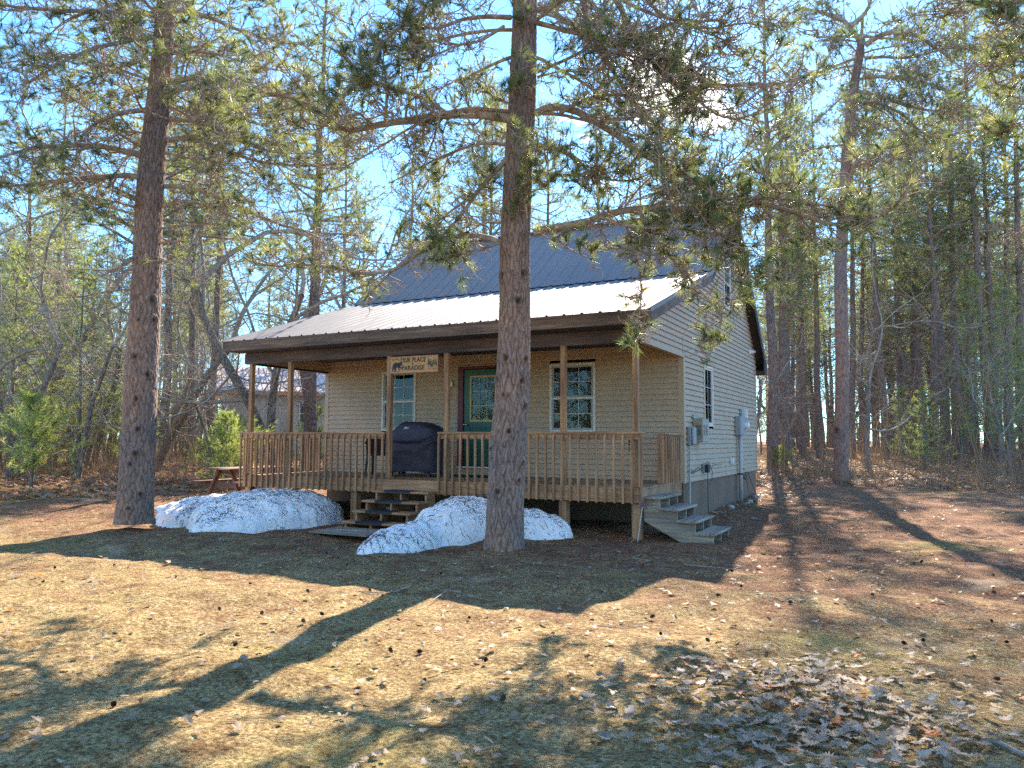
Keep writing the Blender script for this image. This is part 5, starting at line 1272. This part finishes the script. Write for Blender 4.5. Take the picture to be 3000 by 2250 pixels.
# tall pines behind the cabin
put(PINES[3], (-5.6, 18.0, gh(-5.6, 18)), 1.0, .98, label='bushy pine rising directly behind the cabin roof left of the front pine')
put(PINES[1], (-1.2, 19.5, gh(-1.2, 19.5)), 1.0, .85, label='pine rising behind the cabin ridge right of the front pine')
for px, dist, v, s, sz in [(1420, 46, 4, 1.2, 1.3), (1180, 49, 1, 1, 1.1), (1040, 50, 3, .95, 1.1), (1620, 52, 2, 1, 1.15), (1760, 49, 0, 1, 1.1), (1900, 50, 1, 1, 1.2), (1270, 54, 0, 1, 1.1), (2010, 52, 4, 1, 1.1), (880, 50, 3, 1, 1.05), (560, 42, 1, 1, 1.)]:
    put(PINES[v], tuple(gnd_at(px, dist)), s, sz)
for px in (2345, 2400, 2500, 2590, 2640, 2700, 2735, 2805, 2850, 2890, 2930, 2965, 3010, 150, 480, 610):
    dist = rng.uniform(38, 52); put(PINES[[0, 2, 1][px % 3]], tuple(gnd_at(px, dist)), rng.uniform(.75, 1.05), rng.uniform(.95, 1.1))
# woods behind the photographer, seen only as reflections in the panes
for i in range(12):
    a = -2.6 + i * .32; x, y = CAM[0] + 17 * math.sin(a + math.pi) + rng.uniform(-2, 2), CAM[1] - 10 - 8 * abs(math.cos(a * .7)) - rng.uniform(0, 5)
    put(PINES[i % 5] if i % 3 else BARES[i % 5], (x, y, gh(x, y)), 1.0, rng.uniform(.6, .8))
for i in range(22): x, y = -22 + 2.3 * i, -33 - 5 * (i % 3); put((YOUNG[3], PINES[3], YOUNG[0])[i % 3], (x, y, gh(x, y)), 1.5)
for i, (x, y) in enumerate(((-9, -27), (-4, -25), (1, -28), (6, -25), (12, -27), (-14, -24))): put(YOUNG[3], (x, y, gh(x, y)), 1.3)

# ---- undergrowth at the edge of the woods: stuff
def brush(n, name, label, dmin, dmax, hmin, hmax, mat, lean, wd, tint=(0, 1), seed=5, px=(-300, 3300)):
    rng = np.random.default_rng(seed); P = []
    while len(P) < n:
        k = n * 2; x = rng.uniform(px[0], px[1], k); di = dmin + (dmax - dmin) * rng.random(k) ** 1.3
        dirs = np.array([ray(a, 1289) for a in np.linspace(px[0], px[1], 60)]); hx = np.interp(x, np.linspace(px[0], px[1], 60), dirs[:, 0] / np.hypot(dirs[:, 0], dirs[:, 1])); hy = np.interp(x, np.linspace(px[0], px[1], 60), dirs[:, 1] / np.hypot(dirs[:, 0], dirs[:, 1]))
        X = CAM[0] + hx * di; Y = CAM[1] + hy * di; clump = np.sin(X * 1.1 + 1.3 * np.sin(Y * .7)) + np.sin(Y * 1.3 + X * .4) + rng.normal(0, .7, k)
        ok = ~((X > -13.5) & (X < 2.5) & (Y < 10)) & (clump > -.4); P += list(zip(X[ok], Y[ok]))
    P = np.array(P[:n]); Z = gh(P[:, 0], P[:, 1]); B = np.column_stack([P, Z - .02]); m = n
    d_ = rng.normal(0, lean, (m, 3)); d_[:, 2] = 1; d_ /= np.linalg.norm(d_, axis=1, keepdims=True); H = rng.uniform(hmin, hmax, m)[:, None] * (.5 + rng.random((m, 1)))
    s = rng.normal(size=(m, 3)); s[:, 2] = 0; s /= np.linalg.norm(s, axis=1, keepdims=True); s *= wd; tip = B + d_ * H; mid = B + d_ * H * .5 + rng.normal(0, .05, (m, 3)) * H
    V = [np.stack([B - s, B + s, mid + s * .7], 1), np.stack([B - s, mid + s * .7, mid - s * .7], 1), np.stack([mid - s * .6, mid + s * .6, tip + rng.normal(0, .08, (m, 3)) * H], 1)]
    for q in range(4):
        st = B + d_ * H * rng.uniform(.3, .9, (m, 1)); e = st + (d_ + rng.normal(0, .8, (m, 3))) * H * .32; V.append(np.stack([st - s * .4, st + s * .4, e], 1))
    ti = np.clip(rng.uniform(tint[0], tint[1], m), 0, 1); V = np.concatenate(V).reshape(-1, 3); tt = np.tile(ti, 7)
    o = tuft_mesh(name, V, tt, mat, None); tag(o, label, None, None, 'stuff'); return o
brush(15000, 'undergrowth', 'brown leafless brush and dead ferns along the edge of the woods', 23.5, 60, .25, .8, M_BRUSH, .45, .007)
brush(2600, 'undergrowth', 'thin grey saplings and whips inside the woods', 26, 75, 1.2, 3.2, M_BRUSH, .16, .011, (.2, .9), 9)

# ---- neighbouring building seen through the trees on the left
M_NWALL = simple('tan_metal_siding', (.52, .44, .35), .7, .08, 3); M_NROOF = simple('pale_metal_roof', (.62, .50, .46), .4, .08, 3); M_NORG = simple('orange_soffit', (.60, .26, .12), .6, .1); M_NRED = simple('red_metal', (.45, .08, .07), .6, .1)
def neighbour(name, label, pa, pb, dist, eave, rise, depth, wall, roofm, trim, win):
    A = at(pa, 1289, dist); B = at(pb, 1289, dist + 2); Lh = math.hypot(B[0] - A[0], B[1] - A[1]); ang = math.atan2(B[1] - A[1], B[0] - A[0]); g = gh(A[0], A[1])
    root = empty(name, (A[0], A[1], g), label, 'building', rz=ang)
    b = MB(); b.box(0, Lh, 0, depth, -.3, eave)
    x = .0
    while x < Lh - .05: b.box(x, x + .03, -.022, -.001, -.2, eave - .12); x += .30
    b.build('wall', wall, root)
    b = MB(); b.prism([(-.5, eave - .05), (depth / 2, eave + rise), (depth + .5, eave - .05), (depth + .5, eave + .03), (depth / 2, eave + rise + .09), (-.5, eave + .03)], 0, -.5, Lh + .5)
    sl = (rise + .05) / (depth / 2 + .5)
    x = -.45
    while x < Lh + .45:
        b.add([(x, -.5, eave + .031), (x + .05, -.5, eave + .031), (x + .05, depth / 2, eave + rise + .091), (x, depth / 2, eave + rise + .091), (x + .01, -.5, eave + .065), (x + .04, -.5, eave + .065), (x + .04, depth / 2, eave + rise + .125), (x + .01, depth / 2, eave + rise + .125)], [(0, 3, 7, 4), (4, 7, 6, 5), (5, 6, 2, 1), (0, 4, 5, 1)]); x += .30
    b.build('roof', roofm, root)
    b = MB(); b.box(-.5, Lh + .5, -.52, -.501, eave - .2, eave + .0); b.box(-.45, Lh + .45, -.498, -.003, eave - .14, eave - .10); b.build('eave_trim', trim, root)
    b = MB(); b.prism([(.02, eave + .001), (depth / 2, eave + rise - .1), (depth - .02, eave + .001)], 0, .02, Lh - .02); b.build('gable', wall, root)
    for (u, z, w2, h2) in win:
        wr = empty('window', (u, -.03, z), None, None); wr.parent = root
        b = MB(); b.box(-w2, -w2 + .07, -.04, .0, -h2, h2); b.box(w2 - .07, w2, -.04, 0, -h2, h2); b.box(-w2 + .07, w2 - .07, -.04, 0, h2 - .07, h2); b.box(-w2 + .07, w2 - .07, -.04, 0, -h2, -h2 + .07); b.box(-.015, .015, -.03, -.012, -h2 + .07, h2 - .07); b.box(-w2 + .07, w2 - .07, -.031, -.013, -.02, .02); b.build('frame', M_LWHITE, wr)
        b = MB(); b.box(-w2 + .07, w2 - .07, -.01, .0, -h2 + .07, h2 - .07); b.build('glass', M_BLACK, wr)
    return root
neighbour('house', 'tan neighbouring building with pale ribbed roof and orange eave seen through the porch', 655, 1290, 45, 3.55, 1.6, 8, M_NWALL, M_NROOF, M_NORG, [(4.4, 2.35, .45, .65)])
neighbour('shed', 'distant building with a red roof between the trunks on the left', 140, 300, 62, 3.0, 1.3, 6, M_NWALL, M_NRED, M_NRED, [(1.5, 1.4, .4, .5)])
# pale track far behind the left woods
b = MB(); A = at(-200, 1289, 70); B = at(760, 1289, 66); n_ = Vector((B[1] - A[1], -(B[0] - A[0]), 0)).normalized() * 1.6; m_ = 24; vv = []
for i in range(m_ + 1):
    t = i / m_; c = Vector((A[0] + (B[0] - A[0]) * t, A[1] + (B[1] - A[1]) * t, 0))
    for s in (-1, 1): q = c + n_ * s; vv.append((q.x, q.y, gh(q.x, q.y) + .03))
b.add(vv, [(2 * i, 2 * i + 1, 2 * i + 3, 2 * i + 2) for i in range(m_)]); tag(b.build('road', simple('pale_gravel', (.38, .37, .37), .9, .1)), kind='structure')

# ------------------------------------------------------------------ old snow
def vnoise(x, y, s, seed):
    x, y = x * s, y * s; i, j = np.floor(x), np.floor(y); f, g = x - i, y - j; f = f * f * (3 - 2 * f); g = g * g * (3 - 2 * g)
    return (hash2(i, j, seed) * (1 - f) + hash2(i + 1, j, seed) * f) * (1 - g) + (hash2(i, j + 1, seed) * (1 - f) + hash2(i + 1, j + 1, seed) * f) * g
def snow(domes, x0, x1, y0, y1, label, seed):
    st = .022; X, Y = np.meshgrid(np.arange(x0, x1, st), np.arange(y0, y1, st))
    wx = X + .10 * (vnoise(X, Y, 3, seed) - .5) + .05 * (vnoise(X, Y, 8, seed + 1) - .5); wy = Y + .12 * (vnoise(X, Y, 3, seed + 2) - .5) + .05 * (vnoise(X, Y, 8, seed + 3) - .5)
    Hh = np.full(X.shape, -.4)
    for cx_, cy_, rx, ry, h, p in domes:
        q = 1 - ((wx - cx_) / rx) ** 2 - ((wy - cy_) / ry) ** 2; hh = np.where(q > 0, h * np.maximum(q, 1e-6) ** p, q * .5); k = .05
        Hh = np.where(np.abs(Hh - hh) < k, np.maximum(Hh, hh) + (k - np.abs(Hh - hh)) ** 2 / (4 * k), np.maximum(Hh, hh))
    tex = .075 * (vnoise(X, Y, 4.5, seed + 4) - .5) + .028 * (vnoise(X, Y, 14, seed + 5) - .5) + .010 * (vnoise(X, Y, 34, seed + 6) - .5)
    pit = -.012 * (vnoise(X, Y, 20, seed + 7) > .66) * np.clip(Hh / .15, 0, 1); tex = tex + pit
    Z = np.where(Hh > 0, Hh + tex * np.minimum(1, Hh / .08), Hh) + gh(X, Y) + .008
    keep = Hh > -.03; V = np.stack([X.ravel(), Y.ravel(), Z.ravel()], 1); n, m = X.shape
    i = (np.arange(n - 1)[:, None] * m + np.arange(m - 1)[None]); kk = keep[:-1, :-1] | keep[1:, 1:] | keep[:-1, 1:] | keep[1:, :-1]; i = i[kk]
    o = np_mesh('snow_pile', V, np.stack([i, i + 1, i + 1 + m, i + m], 1), M_SNOW, k=4, smooth=True); tag(o, label, 'snow pile')
    rng = np.random.default_rng(seed); pts = np.argwhere(Hh > .02); sel = pts[rng.integers(0, len(pts), int(len(pts) * .30))]
    w_ = Wood(); 
    dens = vnoise(X, Y, 2.2, seed + 9)
    for a, c in sel:
        if rng.random() > .12 + 1.2 * max(0, dens[a, c] - .35): continue
        an = rng.uniform(0, 6.28); l = rng.uniform(.02, .09) * (1.8 if rng.random() < .1 else 1); cu = rng.normal(0, .5); P = []
        for t in (0, .5, 1.):
            x = X[a, c] + math.cos(an + cu * t) * l * t; y = Y[a, c] + math.sin(an + cu * t) * l * t; ii = min(n - 1, max(0, int(round((y - y0) / st)))); jj = min(m - 1, max(0, int(round((x - x0) / st)))); P.append([x, y, max(Z[ii, jj], gh(x, y)) + .006])
        w_.add(np.array(P), .0038, .0026, 3)
    q = w_.mesh('needle_debris', simple('dark_debris', (.07, .045, .035), .9, .3), o); q['kind'] = 'stuff'
    return o
snow([(-6.75, -3.35, 1.12, 1.55, .60, .42), (-7.9, -3.45, 1.25, 1.05, .44, .55), (-9.0, -3.25, .85, .5, .20, .6), (-6.5, -4.0, .75, 1.12, .40, .5)], -10.1, -5.3, -5.4, -1.6, 'dirty melting snow heap between the left pine and the front stairs', 61)
snow([(-2.62, -3.35, .66, 1.15, .60, .42), (-1.8, -2.95, .80, .65, .44, .55), (-2.72, -4.65, .42, 1.18, .34, .55), (-2.95, -2.95, .5, .55, .58, .45)], -3.7, -.8, -6.1, -2.0, 'dirty melting snow heap right of the front stairs, behind the reddish pine', 62)

# ------------------------------------------------------------------ litter, grass and leaves on the ground
def polar(rng, n, d0, d1, pw, half=44):
    u = rng.random(n); r = (d0 ** pw + (d1 ** pw - d0 ** pw) * u) ** (1 / pw); a = np.radians(YAW * -1 + rng.uniform(-half, half, n)); return CAM[0] + r * np.sin(a), CAM[1] + r * np.cos(a), r
def blades(name, label, n, d0, d1, pw, lmin, lmax, wmin, rise, tint, seed, clump=None):
    rng = np.random.default_rng(seed); x, y, r = polar(rng, n, d0, d1, pw)
    if clump:
        k = n // clump; cx_, cy_ = x[:k], y[:k]; idx = rng.integers(0, k, n); sp = rng.uniform(.01, .05, k)[idx]; x = cx_[idx] + rng.normal(0, 1, n) * sp; y = cy_[idx] + rng.normal(0, 1, n) * sp; r = r[:k][idx]
    a = rng.uniform(0, 6.283, n) + 1.1 * np.sin(x * 1.7) * np.sin(y * 1.3); l = rng.uniform(lmin, lmax, n); e = np.abs(rng.normal(0, rise, n)); 
    z = gh(x, y) + surf(x, y) + rng.uniform(.0, .02, n); d_ = np.stack([np.cos(a) * np.cos(e), np.sin(a) * np.cos(e), np.sin(e)], 1); s = np.stack([-np.sin(a), np.cos(a), 0 * a], 1) * (wmin * np.maximum(1, r / 6))[:, None] / 2
    B = np.stack([x, y, z], 1); mid = B + d_ * (l * .55)[:, None]; tip = B + d_ * l[:, None]; tip[:, 2] -= l * .12 * rng.random(n); tip[:, :2] += rng.normal(0, .12, (n, 2)) * l[:, None]
    V = np.concatenate([np.stack([B - s, B + s, mid + s * .8], 1), np.stack([B - s, mid + s * .8, mid - s * .8], 1), np.stack([mid - s * .8, mid + s * .8, tip], 1)]).reshape(-1, 3)
    patch = .5 * np.sin(x * .9 + 2 * np.sin(y * .6)) * np.sin(y * 1.1 + x * .3)
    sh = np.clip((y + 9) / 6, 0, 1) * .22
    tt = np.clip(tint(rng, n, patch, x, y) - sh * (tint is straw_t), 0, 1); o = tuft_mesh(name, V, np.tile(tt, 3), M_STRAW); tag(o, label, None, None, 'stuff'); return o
straw_t = lambda rng, n, p, x, y: .5 + .16 * p + rng.normal(0, .27, n)
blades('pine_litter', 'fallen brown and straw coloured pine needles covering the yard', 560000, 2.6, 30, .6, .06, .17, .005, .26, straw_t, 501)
blades('grass', 'short dry and green grass tufts in the lawn', 60000, 2.6, 16, .8, .03, .09, .004, .8, lambda rng, n, p, x, y: np.where(rng.random(n) < .45 + .4 * p, .97, .7) + rng.normal(0, .04, n), 502, clump=14)

LEAF = np.array([(0, 0), (.08, .10), (.30, .12), (.22, .26), (.46, .34), (.24, .42), (.40, .62), (.18, .62), (.22, .86), (0, 1.0), (-.22, .84), (-.18, .60), (-.42, .60), (-.24, .40), (-.44, .30), (-.22, .24), (-.28, .10), (-.08, .10)])
def leaves(name, label, xy, size, tint, seed, lift=.0):
    rng = np.random.default_rng(seed); n = len(xy); x, y = xy[:, 0], xy[:, 1]; k = len(LEAF); a = rng.uniform(0, 6.283, n); s = rng.uniform(size[0], size[1], n)
    lx = LEAF[:, 0][None] * s[:, None] * rng.uniform(.7, 1.1, n)[:, None]; ly = (LEAF[:, 1][None] - .5) * s[:, None]
    cu = rng.uniform(-1.5, 3., n)[:, None]; cv = rng.uniform(-2, 2.5, n)[:, None]; lz = cu * lx ** 2 / s[:, None] * .55 + cv * ly ** 2 / s[:, None] * .45
    tx = rng.normal(0, .18, n)[:, None]; ty = rng.normal(0, .18, n)[:, None]; lz = lz + tx * lx + ty * ly
    X = x[:, None] + lx * np.cos(a)[:, None] - ly * np.sin(a)[:, None]; Y = y[:, None] + lx * np.sin(a)[:, None] + ly * np.cos(a)[:, None]
    lz = lz - lz.min(1, keepdims=True) * .7; Z = (gh(x, y) + surf(x, y))[:, None] + .010 + lz + rng.uniform(0, .02 + lift, n)[:, None]
    V = np.stack([X, Y, Z], -1); C = V.mean(1, keepdims=True); C[:, 0, 2] = V[:, :, 2].mean(1) + rng.uniform(-.1, .05, n) * s; V = np.concatenate([V, C], 1)
    f = np.array([(i, (i + 1) % k, k) for i in range(k)]); Fc = (f[None] + (np.arange(n) * (k + 1))[:, None, None]).reshape(-1, 3); tt = np.repeat(np.clip(tint(rng, n), 0, 1), k)
    o = np_mesh(name, V.reshape(-1, 3), Fc, M_OAK, None, k=3, attr=tt); tag(o, label, None, None, 'stuff'); return o
lt = lambda rng, n: np.where(rng.random(n) < .03, 1.0, .25 + rng.beta(3, 2.2, n) * .65)
rng = np.random.default_rng(88)
c_ = [gnd(*p) for p in ((2250, 2080), (2480, 2150), (2100, 2000), (2350, 1990), (2600, 2100), (1950, 2060), (2300, 2200), (2550, 2000))]
pile = np.concatenate([rng.normal(0, (.34, .30), (n, 2)) + [c[0], c[1]] for c, n in zip(c_, (150, 150, 60, 80, 90, 40, 140, 50))])
leaves('fallen_leaves', 'patch of curled pale oak leaves in the lower right of the yard', pile, (.05, .095), lt, 601, .02)
x, y, r = polar(rng, 3200, 2.8, 24, .9); leaves('fallen_leaves', 'single brown oak leaves scattered over the yard', np.stack([x, y], 1), (.035, .085), lt, 602)
n = 16000; px = rng.uniform(-200, 3200, n * 2); di = 20 + 34 * rng.random(n * 2) ** 1.2; P = np.array([at(a, 1289, b)[:2] for a, b in zip(px, di)]); P = P[~((P[:, 0] > -12.5) & (P[:, 0] < 2) & (P[:, 1] < 8)) & ~((P[:, 0] > 1) & (di < 24))][:n]
leaves('fallen_leaves', 'carpet of orange brown leaves on the floor of the woods', P, (.09, .22), lambda rng, n: np.where(rng.random(n) < .2, .97, rng.beta(2.4, 2.4, n) * .85), 603, .04)
P = np.stack([rng.uniform(.1, 1.3, 420), rng.uniform(1.2, 7.4, 420)], 1); P = P[rng.random(420) < np.exp(-(P[:, 0] - .1) / .45)]; leaves('fallen_leaves', 'brown leaves drifted against the cabin foundation', P, (.07, .13), lt, 604, .02)
P = np.stack([rng.uniform(-5.1, -3.7, 40), rng.uniform(-3.6, -3.2, 40)], 1); leaves('fallen_leaves', 'tan leaves gathered under the lowest front stair', P, (.08, .14), lambda rng, n: rng.uniform(.4, .8, n), 605, .02)

# ---- pine cones: things one could count
def cone_mesh():
    rng = np.random.default_rng(9); V, Fc = [], []; b = 0
    for lv in range(9):
        t = lv / 8; rr = .021 * math.sin(math.pi * (.18 + .74 * t)) ** .8; z = .005 + .042 * t; k = 8
        for j in range(k):
            a = 2 * math.pi * (j + .5 * (lv % 2)) / k + rng.normal(0, .05); c, s = math.cos(a), math.sin(a); w_ = .008
            V += [(c * rr * .35 - s * w_ * .4, s * rr * .35 + c * w_ * .4, z), (c * rr * .35 + s * w_ * .4, s * rr * .35 - c * w_ * .4, z), (c * rr * 1.05 + s * w_, s * rr * 1.05 - c * w_, z + .009), (c * rr * 1.15, s * rr * 1.15, z + .013), (c * rr * 1.05 - s * w_, s * rr * 1.05 + c * w_, z + .009)]
            Fc.append((b, b + 1, b + 2, b + 3, b + 4)); b += 5
    k = 8; 
    for z, rr in ((.0, .006), (.025, .012), (.05, .003)):
        for j in range(k): a = 2 * math.pi * j / k; V.append((rr * math.cos(a), rr * math.sin(a), z))
    for q in range(2):
        for j in range(k): Fc.append((b + q * k + j, b + q * k + (j + 1) % k, b + (q + 1) * k + (j + 1) % k, b + (q + 1) * k + j))
    me = bpy.data.meshes.new('pine_cone'); me.from_pydata(V, [], Fc); me.materials.append(simple('cone_brown', (.10, .055, .035), .8, .4, 40)); return me
CM = cone_mesh()
cones = [(1014, 1672), (1290, 1690), (560, 1580), (330, 1665), (512, 1695), (640, 1612), (738, 1732), (645, 1788), (905, 1745), (1120, 1750), (1088, 1742), (894, 1832), (682, 1878), (900, 1930), (338, 2069), (770, 1800), (950, 1815), (1150, 1905), (1240, 1905), (1420, 1935), (420, 1655), (1640, 1700),
         (2148, 1680), (2170, 1732), (2112, 1751), (1903, 1820), (1937, 1873), (2324, 1773), (2677, 1658), (2695, 1655), (2905, 1690), (2910, 1838), (2658, 1887), (2700, 1872), (2942, 1880), (2080, 1890), (2910, 2000), (1465, 2060), (1240, 1990), (160, 1670), (120, 1720), (960, 1640), (1370, 1805), (1880, 1660), (2450, 1620), (2560, 1760)]
rng = np.random.default_rng(12)
for i, (a, c) in enumerate(cones):
    p = gnd(a, c); o = bpy.data.objects.new('pine_cone', CM); col.objects.link(o); s = rng.uniform(.5, .75); o.scale = (s, s, s * 1.15)
    o.rotation_euler = (rng.uniform(.6, 1.6), rng.uniform(-.4, .4), rng.uniform(0, 6.28)); o.location = (p[0], p[1], gh(p[0], p[1]) + float(surf(p[0], p[1])) + .018)
    tag(o, 'small open brown pine cone lying on the needle covered ground', 'pine cone', 'pine cones scattered over the yard')
# sticks
for i, (pts, r_, lab) in enumerate([([(2010, 1660), (2080, 1668), (2150, 1672), (2190, 1660)], .006, 'thin fallen twig near the foot of the side stairs'), ([(2210, 1745), (2290, 1765), (2390, 1750), (2470, 1758)], .006, 'forked twig lying in the right half of the lawn'), ([(1750, 1840), (1830, 1852), (1900, 1838), (1960, 1850)], .005, 'curved pale twig lying on the lawn in front of the cabin'),
                                    ([(2880, 2180), (2930, 2195), (3010, 2230)], .016, 'thick broken stick at the lower right corner'), ([(1020, 1735), (1090, 1745), (1160, 1738), (1208, 1722)], .007, 'twig lying at the edge of the shadow left of the pine'), ([(1350, 1740), (1310, 1738), (1260, 1770)], .006, 'small twig beside the long trunk shadow')]):
    P = [gnd(*q) for q in pts]; b = MB(); b.tube([(q[0], q[1], q[2] + .02 + .01 * (k % 2)) for k, q in enumerate(P)], [r_ * (1 - .2 * k) for k in range(len(P))], 6); tag(b.build('fallen_stick', M_TWIG), lab, 'stick')
